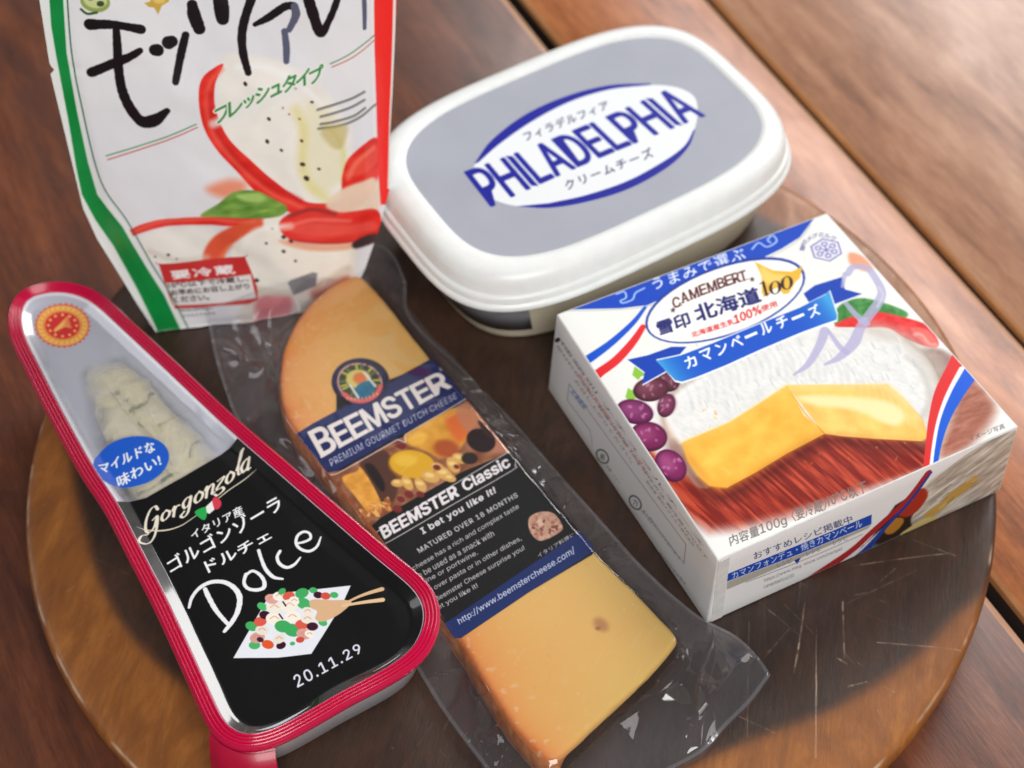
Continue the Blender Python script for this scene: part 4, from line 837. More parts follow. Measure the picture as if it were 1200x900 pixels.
for P_, cl in (([(230, 498), (370, 455), (518, 397)], (70, 140, 80)), ([(235, 510), (372, 466), (522, 407)], (200, 90, 80)), ([(946, 204), (1010, 172), (1088, 112)], (90, 130, 80)), ([(952, 214), (1020, 182), (1092, 124)], (200, 110, 90))): cm_.stroke(P_, 3.6, cl, 6)
cm_.stroke([(575, 395), (740, 330), (900, 240)], 30, (240, 240, 236), 4, .75, .8)
ftx = 'フレッシュタイプ'
for i, ch in enumerate(ftx):
    t = (i + .5) / 8; x = 580 + 345 * t; y = 376 - 145 * t - 14 * math.sin(math.pi * t); hw = 22 if ch not in 'ッュ' else 17; hh = 24 if ch not in 'ッュ' else 16
    if ch in 'ッュ': y += 6
    P_ = [(x + dx, y - dx * .5 + dy) for dx, dy in ((-hw, hh), (hw, hh), (hw - 2, -hh), (-hw - 2, -hh))]
    cm_.text(ch, P_, (60, 140, 70), .16, outline=((246, 246, 240), .5))
for P_ in ([(905, 352), (960, 335), (1010, 318), (1056, 294)], [(915, 374), (960, 362), (1010, 345), (1056, 320)], [(915, 398), (960, 390), (1020, 372), (1058, 346)], [(908, 412), (970, 404), (1030, 382), (1090, 335)]): cm_.stroke(P_, 8, (150, 150, 148), 6, .9); cm_.stroke([(x, y - 3) for x, y in P_], 3, (70, 66, 62), 6, .9)
cm_.poly([(915, 415), (1000, 400), (985, 470), (950, 470)], (196, 178, 110), 4, 1, .6)
cm_.view(0, 0, 1)
pouch_img = cm_.image('pouch_print')
pouch = empty('cheese_pouch', A_, 'standing white mozzarella pouch with green and red side bands and tomato picture', 'pouch')
NU, NVv = 90, 130
vv = np.linspace(-1.2, 170, NVv); ss = 1 - (1 + np.cos(np.linspace(0, np.pi, NU))) / 2; ss = .5 * ss + .5 * np.linspace(0, 1, NU)
UU = uLf(vv)[:, None] * (1 - ss) + uRf(vv)[:, None] * ss; VV = np.repeat(vv[:, None], NU, 1)
uvf = np.stack([UU.ravel(), VV.ravel()], 1); Vf = PM.xyz(uvf, pbulge(uvf[:, 0], uvf[:, 1]))
Vf[:, 2] = np.maximum(Vf[:, 2], .4)
# clear the cheese tub beside it: the right side band folds back around the pouch
mesh('front_panel', Vf, gridfaces(NVv, NU), printed('pouch_film', pouch_img, .3, .5, bump=.00012, bscale=45, coatr=.12), pouch, uv=cm_.tex(uvf))
back = PM.xyz(uvf, -(np.interp(uvf[:, 1], [-5, 0, 40, 120, 175], [2, 26, 17, 8, .3]) * np.clip(np.sin(np.pi * np.tile(ss, NVv)), 0, 1) ** .6) - .35); back[:, 2] = np.maximum(back[:, 2], .4)
pw = simple('pouch_foil', (206, 208, 212), .3, .3, .04, 60, .0003)
mesh('back_panel', back, [f[::-1] for f in gridfaces(NVv, NU)], pw, pouch)
bt = np.vstack([Vf[:NU], back[:NU]]); mesh('gusset', bt, gridfaces(2, NU), pw, pouch)

# ------------------------------------------------------------------ gorgonzola tray
ZG = 24.0
gout = ccw(smooth(at([(8, 384), (9, 360), (22, 341), (47, 331), (78, 329), (106, 336), (126, 348), (150, 370), (187, 404), (235, 449), (280, 491), (345, 547), (411, 604), (460, 646), (491, 671), (510, 693), (517, 724), (506, 759), (484, 783), (448, 805),
         (411, 824), (370, 848), (331, 869), (303, 878), (276, 878), (254, 866), (241, 848), (212, 784), (179, 712), (150, 655), (121, 598), (97, 562), (74, 521), (52, 480), (30, 436), (14, 404)], ZG)[:, :2], 8, True))
gout = resample(gout, 300)
for _ in range(6): gout = .5 * gout + .25 * (np.roll(gout, 1, 0) + np.roll(gout, -1, 0))
def og(d): 
    q = offset(gout, d)
    for _ in range(int(d)): q = .5 * q + .25 * (np.roll(q, 1, 0) + np.roll(q, -1, 0))
    return q
FLW = 4.8
tray = empty('cheese_tray', (*gout.mean(0), 0), 'crimson rimmed wedge tray of blue cheese with black printed film', 'cheese tray')
red = simple('crimson_plastic', (198, 12, 68), .24, .7, .03, 80, .00004)
R_ = [ring3(og(1.2), ZG - 4.2), ring3(og(.3), ZG - 2.4), ring3(og(0), ZG - 1.2), ring3(og(.15), ZG - .3), ring3(og(.5), ZG)]
for k in range(33):
    t = k / 32; z = ZG + .12 + .62 * (.5 - .5 * math.cos(t * 2 * math.pi * 4)) ** .8; R_.append(ring3(og(.6 + (FLW - .6) * t), z))
R_.append(ring3(og(FLW + .1), ZG - 1.0)); 
rings('rim', R_, red, tray)
wh = simple('milky_plastic', (214, 216, 224), .35, 0, .02, 120, 0, sss=.1)
rings('tray_body', [ring3(og(FLW + .3), ZG - .4), ring3(og(FLW - 2), ZG - .8), ring3(og(2.2), ZG - 2.8), ring3(og(3.2), ZG - 6), ring3(og(7.5), 1.6), ring3(og(9), .4), ring3(og(11.5), .4)], wh, tray, cap1=False)
inn = [ring3(og(FLW + .1), ZG - .9), ring3(og(FLW + 1.8), ZG - 1.5), ring3(og(FLW + 3), ZG - 5), ring3(og(FLW + 5), 4), ring3(og(FLW + 7), 2.5)]
rings('tray_liner', inn, wh, tray, cap1=True)
PG = Plane((0, 0, ZG - 1.9), np.array([1., 0, 0]), np.array([0, 1., 0]))
lo, hi = gout.min(0) - 2, gout.max(0) + 2
g = Canvas(PG, lo[0], lo[1], hi[0], hi[1], 7, (200, 202, 214), 0.0)
BKG = (13, 12, 13)
g.view(0, 0, 1)
# milky sealed border of the film, then the black printed half
ob = offset(gout, FLW - .4); g.strokeuv(np.vstack([ob, ob[:1]]), 3.4, (232, 232, 240), .9, .25)
g.poly([(131, 592), (171, 583), (218, 556), (258, 533), (284, 512), (600, 700), (560, 860), (300, 940), (230, 900)], BKG, 0, .08)
g.poly([(28, 380), (36, 352), (62, 340), (92, 342), (116, 360), (200, 440), (276, 514), (218, 556), (171, 583), (140, 592), (100, 520), (60, 450)], (206, 210, 226), 3, 2.0, .62, erase=False)
g.a[:] = np.minimum(g.a, .62 + .38 * (g.rgb.mean(-1) < .2)); 
yy, xx = np.mgrid[0:g.h, 0:g.w]; qx, qy = xx / g.res + g.u0, yy / g.res + g.v0
wnd = (g.uv([(104, 438), (144, 424), (186, 452), (232, 510), (250, 545), (171, 590), (140, 590), (118, 520)]))
dd_ = segdist(wnd, qx, qy); dd_ = np.where(inside(wnd, qx, qy), dd_, -dd_); g.a *= 1 - .86 * np.clip(.5 + dd_ / 8, 0, 1) * (g.rgb.mean(-1) > .3) * (.75 + .5 * fbm(qx * .25, qy * .25, 3, 2))
ob = offset(gout, FLW - .4); g.strokeuv(np.vstack([ob, ob[:1]]), 3.0, (236, 236, 242), .9, .25)
g.poly([(131, 592), (171, 583), (218, 556), (258, 533), (284, 512), (600, 700), (560, 860), (300, 940), (230, 900)], BKG, 0, .08)
# round origin seal
cx, cy = 73, 381
def rell(a, b, col, f=0): g.ell((cx, cy), a, b, 0, col, f)
t = np.linspace(0, 2 * np.pi, 121)[:-1]; k = np.where(np.arange(120) % 4 < 2, 1.0, .93)
g.poly(np.stack([cx + 33 * k * np.cos(t), cy + 26.5 * k * np.sin(t)], 1), (226, 96, 70)); rell(29.5, 23.5, (244, 190, 96)); rell(23, 18, (232, 120, 70)); rell(21.5, 17, (240, 176, 84)); rell(20.5, 16, (214, 52, 56))
for i in range(12):
    a = i * math.pi / 6; x, y = cx + 16.5 * math.cos(a), cy + 12.6 * math.sin(a); g.ell((x, y), 1.7, 1.4, 0, (246, 196, 110))
for i in range(5): g.stroke([(cx - 9, cy + 7 - i * .6), (cx + 2, cy + 1 - i * 1.8), (cx + 10 - i, cy + 2 - i * 3.0)], 1.5, (244, 186, 96), 5)
for i in range(26):
    a = i * 2 * math.pi / 26; g.stroke([(cx + 24.6 * math.cos(a), cy + 19.4 * math.sin(a)), (cx + 27.6 * math.cos(a + .06), cy + 21.8 * math.sin(a + .06))], .9, (206, 120, 60), 0)
g.view(0, 320, 3.2156)
g.ell((495, 710), 144, 94, -14, (30, 92, 204), .12)
WH = (244, 246, 248)
g.text('マイルドな', [(378, 760), (585, 668), (575, 628), (372, 722)], WH, .16, 1, 1.05)
g.text('味わい!', [(448, 808), (608, 722), (596, 680), (436, 766)], WH, .16, 1, 1.05)
# hand lettered word
LET = {'G': [[(.78, .82), (.6, 1.0), (.3, .95), (.08, .6), (.1, .2), (.35, .0), (.66, .12), (.78, .45)], [(.5, .45), (.8, .5), (.84, .1), (.7, -.32), (.3, -.5), (-.2, -.3), (-.1, -.05), (.3, -.05)]],
       'o': [[(.5, .98), (.2, .8), (.1, .35), (.35, .02), (.75, .2), (.85, .65), (.5, .98)]], 'r': [[(.1, .7), (.3, .98), (.28, .02)], [(.3, .6), (.55, .95), (.85, .9)]],
       'g': [[(.75, .9), (.4, .98), (.12, .6), (.3, .1), (.65, .25), (.78, .9)], [(.78, .95), (.74, .2), (.62, -.5), (.3, -.75), (.02, -.5), (.3, -.2)]],
       'n': [[(.05, .75), (.22, .98), (.2, .02)], [(.2, .55), (.5, .98), (.74, .85), (.7, .1), (.95, .12)]], 'z': [[(.1, .85), (.8, .95), (.1, .1), (.7, .0), (.85, -.35), (.3, -.55), (.0, -.35)]],
       'l': [[(.1, .5), (.6, 1.75), (.75, 2.0), (.45, 1.9), (.3, .9), (.4, .05), (.8, .1)]], 'a': [[(.75, .9), (.4, .98), (.12, .5), (.35, .02), (.7, .3), (.8, .95), (.72, .1), (1.0, .12)]]}
g.view(150, 520, 6.0)
anch = [('G', 108, 640, 110, 190), ('o', 226, 553, 72, 78), ('r', 300, 520, 66, 78), ('g', 372, 470, 80, 86), ('o', 458, 425, 72, 84), ('n', 530, 385, 84, 86), ('z', 612, 330, 70, 84), ('o', 680, 290, 68, 86), ('l', 750, 232, 62, 92), ('a', 782, 215, 78, 96)]
for ch, x, y, wd, hh in anch:
    for st in LET[ch]:
        P_ = np.array([(x + a * wd + b * hh * .08, y - a * wd * .52 - b * hh * .88) for a, b in st]); q = smooth(P_, 6)
        dv = np.gradient(q, axis=0); an = np.arctan2(dv[:, 1], dv[:, 0]); wq = (7 + 15 * np.abs(np.sin(an + .55))) * (1.0 if ch != 'G' else 1.0)
        if ch == 'l': wq *= .8
        g.stroke(q, wq, (236, 228, 210), 0)
g.stroke([(60, 590), (150, 605), (260, 608), (370, 575), (480, 500), (560, 440), (700, 330), (820, 250), (900, 178)], [3, 9, 12, 8, 6, 6, 8, 8, 3], (226, 216, 190), 8)
g.poly([(470, 470), (545, 440), (552, 500), (530, 535), (480, 500)], (40, 170, 80), 3, .1); g.poly([(545, 438), (592, 395), (606, 460), (570, 490), (552, 482)], (240, 240, 236), 0, .1); g.poly([(590, 388), (622, 372), (655, 410), (640, 450), (606, 455)], (214, 60, 80), 3, .1)
g.text('イタリア産', [(455, 672), (815, 488), (790, 428), (430, 618)], WH, .1, 1, 1.05)
g.text('ゴルゴンゾーラ', [(300, 905), (1090, 452), (1040, 356), (262, 815)], WH, .14, 1, 1.05)
g.text('ドルチェ', [(565, 905), (1010, 660), (975, 610), (530, 830)], WH, .14)
g.view(200, 600, 4.5)
CH = (236, 236, 240)
for P_, wd in (([(180, 405), (200, 450), (240, 520), (300, 590)], [22, 26, 24, 20]), ([(95, 500), (110, 450), (150, 400), (210, 368), (280, 368), (335, 400), (362, 450), (352, 520), (320, 580), (282, 628)], [14, 18, 20, 22, 24, 26, 28, 26, 24, 18]),
               ([(395, 325), (385, 370), (405, 400), (450, 408), (488, 395), (490, 360), (465, 325), (430, 308), (400, 325)], [18, 18, 18, 20, 22, 20, 18, 16, 16]), ([(462, 200), (478, 250), (500, 300), (540, 340), (588, 350)], [18, 18, 20, 18, 12]),
               ([(575, 205), (560, 235), (572, 270), (610, 290), (650, 275), (682, 238)], [16, 16, 18, 18, 16, 10]), ([(660, 165), (700, 158), (735, 140), (730, 112), (700, 104), (668, 125), (660, 165), (685, 195), (730, 205), (770, 180), (790, 130)], [12, 14, 14, 14, 16, 16, 16, 16, 16, 14, 8])):
    g.stroke(P_, wd, CH, 8, 1, 0, .15)
g.poly([(328, 770), (520, 430), (760, 405), (948, 385), (905, 480), (740, 745), (560, 765)], (226, 228, 236), 0, .1)
PAL = {'g': (66, 170, 96), 'w': (236, 230, 216), 'r': (206, 80, 64), 'p': (216, 160, 150), 'd': (60, 22, 40), 'o': (226, 92, 50)}
for x, y, r, k in ((440, 700, 30, 'g'), (455, 660, 40, 'p'), (425, 600, 34, 'g'), (480, 620, 36, 'w'), (470, 575, 34, 'r'), (495, 540, 30, 'd'), (545, 560, 46, 'w'), (480, 495, 28, 'g'), (545, 500, 44, 'w'), (530, 455, 36, 'p'), (570, 440, 34, 'w'), (585, 415, 22, 'g'), (620, 440, 32, 'r'), (625, 490, 46, 'w'),
                   (690, 425, 36, 'g'), (700, 480, 40, 'g'), (650, 465, 28, 'w'), (750, 410, 22, 'g'), (775, 435, 24, 'd'), (815, 440, 26, 'r'), (860, 435, 22, 'g'), (640, 550, 42, 'w'), (590, 600, 44, 'g'), (640, 620, 46, 'g'), (510, 695, 32, 'o'), (470, 670, 18, 'd'), (580, 700, 26, 'd'), (570, 665, 34, 'w'),
                   (690, 590, 36, 'r'), (720, 560, 36, 'w'), (745, 600, 30, 'd'), (700, 640, 40, 'p'), (730, 640, 26, 'w'), (800, 580, 24, 'g'), (720, 520, 30, 'w'), (640, 690, 14, 'g'), (680, 670, 22, 'r')):
    g.ell((x, y), r, r * .72, rng.random() * 60 - 30, tuple(np.clip(np.array(PAL[k]) + rng.integers(-10, 10), 0, 255)), .08)
    if k in 'wp': g.stroke([(x - r * .5, y), (x, y - r * .3), (x + r * .5, y)], 4, (214, 120, 100), 5, .8, .1)
for P_ in ([(590, 470), (605, 492)], [(570, 535), (588, 560)]): g.stroke(P_, 7, (30, 20, 20), 0)
g.poly([(740, 460), (850, 462), (930, 462), (950, 480), (880, 540), (800, 575), (760, 560), (770, 520), (735, 500)], (214, 174, 134), 4, .1)
g.stroke([(900, 486), (1000, 440), (1112, 404)], [10, 16, 24], (216, 180, 136), 6); g.stroke([(905, 492), (1000, 476), (1116, 462)], [12, 18, 24], (226, 190, 146), 6)
g.text('20.11.29', [(668, 925), (1010, 735), (985, 690), (640, 865)], (222, 222, 236), .1, 1, 1.12)
g.view(0, 0, 1)
g_img = g.image('tray_film_print')
fo = og(FLW - .9); NG = 16; cen = fo.mean(0)
Rf = []
sk = np.linspace(0, 1, 40) ** 1.6
axis0, axis1 = at([(62, 366)], ZG)[0, :2], at([(380, 770)], ZG)[0, :2]
dx_ = (axis1 - axis0); tt = np.clip(((fo - axis0) @ dx_) / (dx_ @ dx_), .05, .93); spine = axis0 + tt[:, None] * dx_
for s in sk:
    q = fo * (1 - s) + spine * s
    d = np.linalg.norm(fo - q, axis=1); z = ZG - .15 - 2.05 * np.clip(d / 4.8, 0, 1) + .35 * np.clip((d - 4.6) / 5, 0, 1) - .5 * np.clip(d / 30, 0, 1) + .5 * (fbm(q[:, 0] * .06, q[:, 1] * .06, 3, 5) - .5) * np.clip(d / 6, 0, 1)
    Rf.append(np.column_stack([q, z]))
V = np.vstack(Rf); filmg = printed('tray_film_print', g_img, .28, 1.0, bump=.00004, bscale=40, coatr=.06, film=True)
mesh('film_lid', V, gridfaces(40, 300, True), filmg, tray, uv=g.tex(V[:, :2]))
# folded tab at the near corner
tabo = at([(246, 858), (262, 874), (290, 884), (322, 880)], ZG - 2.5)
TB = []
for s, dz, dd in ((0, 0, 0), (.12, -1.2, 2.2), (.5, -6, 5), (1, -14, 7.5), (1.4, -20, 8.5)):
    q = tabo.copy(); q[:, 2] += dz; q[:, 1] -= dd; q[:, 0] += dd * np.array([-.1, -.05, .1, .12]); TB.append(smooth(q, 5))
V = np.vstack(TB); nt_ = len(TB[0]); Vb = V + np.array([0, 1.0, -.3])
mesh('pull_tab', np.vstack([V, Vb]), gridfaces(5, nt_) + [tuple(i + len(V) for i in f[::-1]) for f in gridfaces(5, nt_)], simple('tab_red', (178, 16, 56), .35, .2, .05, 60), tray)
# small white marks printed on the tab
tq = TB[2] * .5 + TB[3] * .5; mk = []; mf = []
for k, x in enumerate((.30, .42, .48, .54, .60)):
    c_ = tq[int(x * (len(tq) - 1))] + np.array([0, -.35, .3]); wd = 1.0 if k == 0 else .35
    for a_, b_ in (((wd, .35), (.3, 1.1)) if k == 0 else ((wd, .8),)):
        n0 = len(mk); mk += [c_ + np.array([sx_ * a_, -.12 * sz_, sz_ * b_]) for sx_, sz_ in ((-1, -1), (1, -1), (1, 1), (-1, 1))]; mf.append((n0, n0 + 1, n0 + 2, n0 + 3))
mesh('tab_print', mk, mf, simple('white_ink', (238, 226, 230), .5), tray, sm=False)
# piece of blue cheese inside
co = ccw(at([(98, 436), (134, 424), (172, 444), (205, 484), (245, 520), (290, 556), (320, 610), (330, 680), (230, 700), (165, 600), (130, 530), (108, 480)], 17)[:, :2]); co = resample(smooth(co, 6, True), 120)
cb = []
for k, (d, z) in enumerate(((1.5, 3), (.2, 8), (0, 14), (.7, 18.2), (2.4, 19.8), (6, 20.3), (10, 20.5), (15, 20.4), (19, 20.4))):
    q = offset(co, d) if d < 7 else co.mean(0) + (offset(co, 6) - co.mean(0)) * (1 - (d - 6) / 14)
    q = q + (np.stack([fbm(q[:, 0] * .3 + z, q[:, 1] * .3, 3, 1), fbm(q[:, 0] * .3, q[:, 1] * .3 + z, 3, 2)], 1) - .5) * 2.4
    cb.append(np.column_stack([q, z + 1.3 * (fbm(q[:, 0] * .35, q[:, 1] * .35, 3, 3) - .5)]))
mb, nt, b, N, L = newmat('blue_cheese')
tc = N.new('ShaderNodeTexCoord'); nz = N.new('ShaderNodeTexNoise'); nz.inputs['Scale'].default_value = 120; nz.inputs['Detail'].default_value = 6; nz.inputs['Distortion'].default_value = .8; L.new(tc.outputs['Object'], nz.inputs[0])
rp = N.new('ShaderNodeValToRGB'); rp.color_ramp.elements[0].position = .34; rp.color_ramp.elements[0].color = lin((110, 118, 96)); rp.color_ramp.elements[1].position = .43; rp.color_ramp.elements[1].color = lin((220, 210, 172)); e = rp.color_ramp.elements.new(.7); e.color = lin((234, 226, 194))
L.new(nz.outputs['Fac'], rp.inputs[0]); L.new(rp.outputs[0], b.inputs['Base Color']); b.inputs['Roughness'].default_value = .6
bp = N.new('ShaderNodeBump'); bp.inputs['Distance'].default_value = .0015; L.new(nz.outputs['Fac'], bp.inputs['Height']); L.new(bp.outputs[0], b.inputs['Normal'])
rings('blue_cheese_piece', cb, mb, tray, cap1=True)

# ------------------------------------------------------------------ vacuum packed cheese slab
ZC = 12.0
slabo = [(347, 508), (335, 488), (328, 466), (327, 440), (332, 407), (345, 378), (364, 352), (388, 333), (408, 322), (424, 321), (450, 350), (505, 420), (560, 485), (620, 556), (696, 645), (750, 698), (797, 748), (760, 792), (700, 848), (660, 885), (645, 894), (628, 882), (602, 853), (582, 822), (564, 794), (540, 752), (500, 698), (440, 625), (387, 557)]
so = ccw(at(slabo, ZC)[:, :2]); so = resample(np.vstack([so]), 360)
for _ in range(5): so = .5 * so + .25 * (np.roll(so, 1, 0) + np.roll(so, -1, 0))
PCz = Plane((0, 0, ZC), np.array([1., 0, 0]), np.array([0, 1., 0]))
slab = empty('packed_cheese_slab', (*so.mean(0), 0), 'orange yellow cheese slab sealed in clear film under a blue and black label', 'packed cheese')
lo, hi = so.min(0) - 3, so.max(0) + 3
cc = Canvas(PCz, lo[0], lo[1], hi[0], hi[1], 4, (228, 172, 92))
X, Y = np.meshgrid((np.arange(cc.w) + .5) / cc.res + cc.u0, (np.arange(cc.h) + .5) / cc.res + cc.v0)
rind = PCz.uv([(420, 318), (388, 333), (364, 352), (345, 378), (332, 407), (327, 440), (328, 466), (347, 508), (387, 557), (440, 625), (540, 752), (564, 794), (602, 853), (645, 894)])
dr = segdist(rind, X, Y, False); other = PCz.uv([(424, 321), (560, 485), (696, 645), (797, 748), (660, 885)]); do = segdist(other, X, Y, False)
mt = (fbm(X * .06, Y * .06, 4, 31) - .5)
t = np.clip(np.exp(-dr / 13) + mt * .35, 0, 1)[..., None]; t2 = np.clip(np.exp(-do / 15) + mt * .3, 0, 1)[..., None] * (1 - t)
cc.rgb = (np.array([232, 184, 108]) * (1 - t) + np.array([234, 156, 86]) * t); cc.rgb = cc.rgb * (1 - t2 * .7) + np.array([212, 178, 100]) * t2 * .7
th_ = np.exp(-dr / 1.6)[..., None] * (.6 + .8 * fbm(X * .8, Y * .8, 3, 5))[..., None]; cc.rgb = cc.rgb * (1 - np.clip(th_, 0, 1)) + np.array([214, 120, 66]) * np.clip(th_, 0, 1)
sp_ = np.clip((fbm(X * .5, Y * .5, 3, 15) - .68) * 8, 0, 1)[..., None] * np.exp(-dr / 12)[..., None]; cc.rgb = (cc.rgb * (1 - .4 * sp_) + 235 * .4 * sp_) / 255.
cc.view(480, 600, 2.727)
cc.ell((610, 360), 26, 18, 40, (176, 120, 78), 1.4, .75); cc.ell((600, 372), 8, 5, 0, (140, 84, 60), .5, .7)
cc.view(0, 0, 1)
cxs, cys = so.min(0), so.max(0)
for k in range(240):
    p = cxs + rng.random(2) * (cys - cxs); cc.P = None; cc.view(0, 0, 1)
    if k < 170: cc.polyuv(p + np.array([[-.3, -.2], [.3, -.25], [.35, .2], [-.2, .3]]) * (.4 + rng.random()), (250, 222, 170) if k % 2 else (204, 140, 76), .1, .35)
    else: a = .9 + rng.normal() * .3; l = 3 + rng.random() * 9; cc.strokeuv(np.array([p, p + l * np.array([math.cos(a), math.sin(a)])]), .18, (250, 214, 156) if k % 2 else (206, 146, 82), .3)
ch_img = cc.image('cheese_tone')
chm = printed('cheese_paste', ch_img, .42, .0, bump=.00005, bscale=70); b = chm.node_tree.nodes['Principled BSDF']; b.inputs['Subsurface Weight'].default_value = .12; b.inputs['Subsurface Radius'].default_value = (.006, .003, .001); b.inputs['Subsurface Scale'].default_value = 1
rindm = simple('cheese_rind', (212, 142, 86), .4, 0, .2, 260, .00025, vcol=(176, 100, 58))
zz = lambda q, z, a=.35: z + a * (fbm(q[:, 0] * .12, q[:, 1] * .12, 3, 6) - .5)
qd = np.clip(1.6 - segdist(rind, so[:, 0], so[:, 1], False) / 4, 0, 1)
R_ = []
for d, z in ((4.2, .6), (3.2, 1.2), (2.2, 3.5), (1.0, 7), (0, ZC - 2), (.35, ZC - .7), (1.1, ZC - .12), (2.2, ZC)): 
    q = offset(so, d); q = (q if z > ZC - 3 else so + (q - so) * (1 - qd[:, None] * 1.0) + (offset(so, -.7) - so) * qd[:, None]); q = q + (np.stack([fbm(q[:, 0] * .25 + z, q[:, 1] * .25, 2, 1), fbm(q[:, 0] * .25, q[:, 1] * .25 + z, 2, 2)], 1) - .5) * .5; R_.append(ring3(q, z))
V = np.vstack(R_); F = gridfaces(len(R_), 360, True); fm = [0 if j // 360 < 4 else 1 for j in range(len(F))]
fm = [(0 if qd[j % 360] > .5 else 1) if j // 360 < 4 else 1 for j in range(len(F))]; top = tuple(range(7 * 360, 8 * 360)); F.append(top); fm.append(1)
o = mesh('cheese', V, F, [rindm, chm], slab, uv=cc.tex(V[:, :2]), fm=fm); autosmooth(o, 50)
# label
lb = Canvas(PCz, lo[0], lo[1], hi[0], hi[1], 8, (14, 13, 15))
NV_ = (28, 40, 92)
lb.view(240, 300, 3.0)
lb.poly([(310, 625), (640, 455), (800, 362), (925, 505), (700, 625), (437, 772), (400, 735)], NV_, 0, .1)
lb.ell((545, 442), 103, 80, 12, (30, 30, 66), .1)
lb.ell((545, 447), 80, 68, 14, (226, 170, 170), .1); lb.ell((545, 447), 75, 63, 14, (60, 66, 40), .1)
for k in range(22):
    a = k * .29 - 1.2 - 2.3; lb.stroke([(545 + 50 * math.cos(a), 440 + 42 * math.sin(a)), (545 + 70 * math.cos(a), 440 + 58 * math.sin(a))], 7, [(190, 190, 70), (90, 120, 60), (50, 40, 30)][k % 3], 0)
lb.ell((540, 435), 44, 34, 0, (210, 196, 110), .4); lb.ell((545, 432), 24, 20, 0, (220, 120, 60), .5); lb.poly([(525, 475), (545, 450), (585, 440), (600, 470), (565, 500), (530, 495)], (40, 110, 140), 5, .2)
lb.stroke([(560, 412), (600, 460)], 7, (220, 220, 214), 0); lb.stroke([(510, 455), (540, 500)], 7, (220, 220, 214), 0)
lb.stroke([(490, 488), (520, 508), (560, 512), (600, 492), (618, 460)], 16, (216, 96, 90), 6)
for k in range(9): lb.stroke([(500 + k * 13, 500 + 8 * math.sin(k * .4) - k * 2), (503 + k * 13, 506 + 8 * math.sin(k * .4) - k * 2)], 3, (244, 200, 190), 0)
CRM = (238, 230, 222)
q0, q1, q2, q3 = np.array((412, 708.)), np.array((866, 462.)), np.array((824, 400.)), np.array((364, 622.))
wdt = [1.15, .95, .95, 1.3, .95, .9, .95, 1.15]; tot = sum(wdt) + .17 * 7; pos = 0
for i, (ch, wd) in enumerate(zip('BEEMSTER', wdt)):
    t0, t1 = pos / tot, (pos + wd) / tot; pos += wd + .17; h = 1.0 if i == 0 else .88
    b0, b1 = q0 * (1 - t0) + q1 * t0, q0 * (1 - t1) + q1 * t1; u0_, u1_ = q3 * (1 - t0) + q2 * t0, q3 * (1 - t1) + q2 * t1
    lb.text(ch, [b0, b1, b1 + (u1_ - b1) * h, b0 + (u0_ - b0) * h], CRM, .36)
    for bb, uu, k in ((b0, u0_, 1), (b1, u1_, -1)): 
        if ch in 'BERM': lb.stroke([bb + (q1 - q0) * .004 * k - (q1 - q0) * .008, bb + (q1 - q0) * .02 * k], 7, CRM, 0) if k == 1 else None
lb.text('®', [(828, 408), (842, 400), (834, 390), (822, 396)], CRM, .02)
lb.text('PREMIUM GOURMET DUTCH CHEESE', [(446, 742), (888, 502), (880, 482), (436, 718)], (206, 206, 220), .02, 1, 1.05)
# picture of cheese, fruit and wine
lb.view(370, 490, 5.217)
lb.poly([(60, 340), (160, 320), (470, 145), (560, 110), (950, -120), (1010, -40), (1250, 210), (1180, 215), (900, 330), (400, 610), (320, 680)], lambda X, Y: np.stack([v + 90 * (fbm(X * .35, Y * .35, 4, 51) - .5) for v in (150, 96, 66)], -1), 0, .15)
lb.poly([(545, 110), (600, 70), (760, -20), (860, -60), (1000, -20), (950, 80), (880, 190), (780, 250), (680, 210), (590, 170), (548, 150)], lambda X, Y: np.stack([v + 40 * (fbm(X * .3, Y * .3, 3, 52) - .5) for v in (226, 160, 56)], -1), 5, .6)
lb.poly([(800, 0), (950, -30), (960, 60), (880, 150), (820, 90)], (224, 104, 44), 5, 1.6, .9); lb.ell((800, 190), 80, 55, 10, (170, 70, 34), 1.2, .85)
lb.ell((620, 130), 60, 40, -30, (246, 190, 70), 1.2, .8)
lb.poly([(860, -60), (1000, -60), (1240, 200), (1180, 215), (1060, 210), (900, 60)], (196, 130, 100), 4, 1, .8)
lb.ell((1010, 140), 90, 70, 20, (34, 16, 18), .5); lb.poly([(990, 20), (1050, 60), (1090, 120), (1040, 110)], (60, 30, 26), 4, .5)
lb.poly([(270, 270), (420, 200), (480, 300), (500, 430), (470, 520), (380, 540), (330, 420)], (84, 50, 38), 4, .7); lb.poly([(300, 300), (350, 290), (420, 400), (400, 450)], (30, 20, 18), 4, .5)
lb.poly([(160, 370), (250, 330), (270, 300), (330, 380), (400, 520), (390, 580), (330, 590), (240, 480)], lambda X, Y: np.stack([v + 50 * (fbm(X * .4, Y * .4, 3, 55) - .5) for v in (228, 160, 62)], -1), 4, .3)
lb.ell((590, 290), 150, 95, 8, (150, 96, 34), .4); lb.ell((590, 285), 140, 85, 8, (226, 170, 36), .4); lb.ell((550, 260), 70, 38, 0, (240, 196, 70), 1.2, .8)
for x, y, r in ((560, 400, 50), (640, 410, 50), (700, 360, 60), (780, 340, 60), (740, 300, 40), (840, 290, 55), (880, 250, 50), (820, 370, 40), (500, 400, 40)):
    lb.ell((x, y), r, r * .6, rng.random() * 60, (224, 172, 92), .4); lb.ell((x - 5, y - 8), r * .5, r * .25, 10, (244, 210, 130), .4)
for x, y, r in ((740, 305, 24), (570, 470, 30), (640, 470, 26), (500, 560, 30), (520, 500, 26), (860, 300, 18), (520, 170, 34)): lb.ell((x, y), r, r * .7, 20, (120, 40, 36), .3)
lb.ell((940, 250), 50, 36, 0, (40, 30, 26), .5)
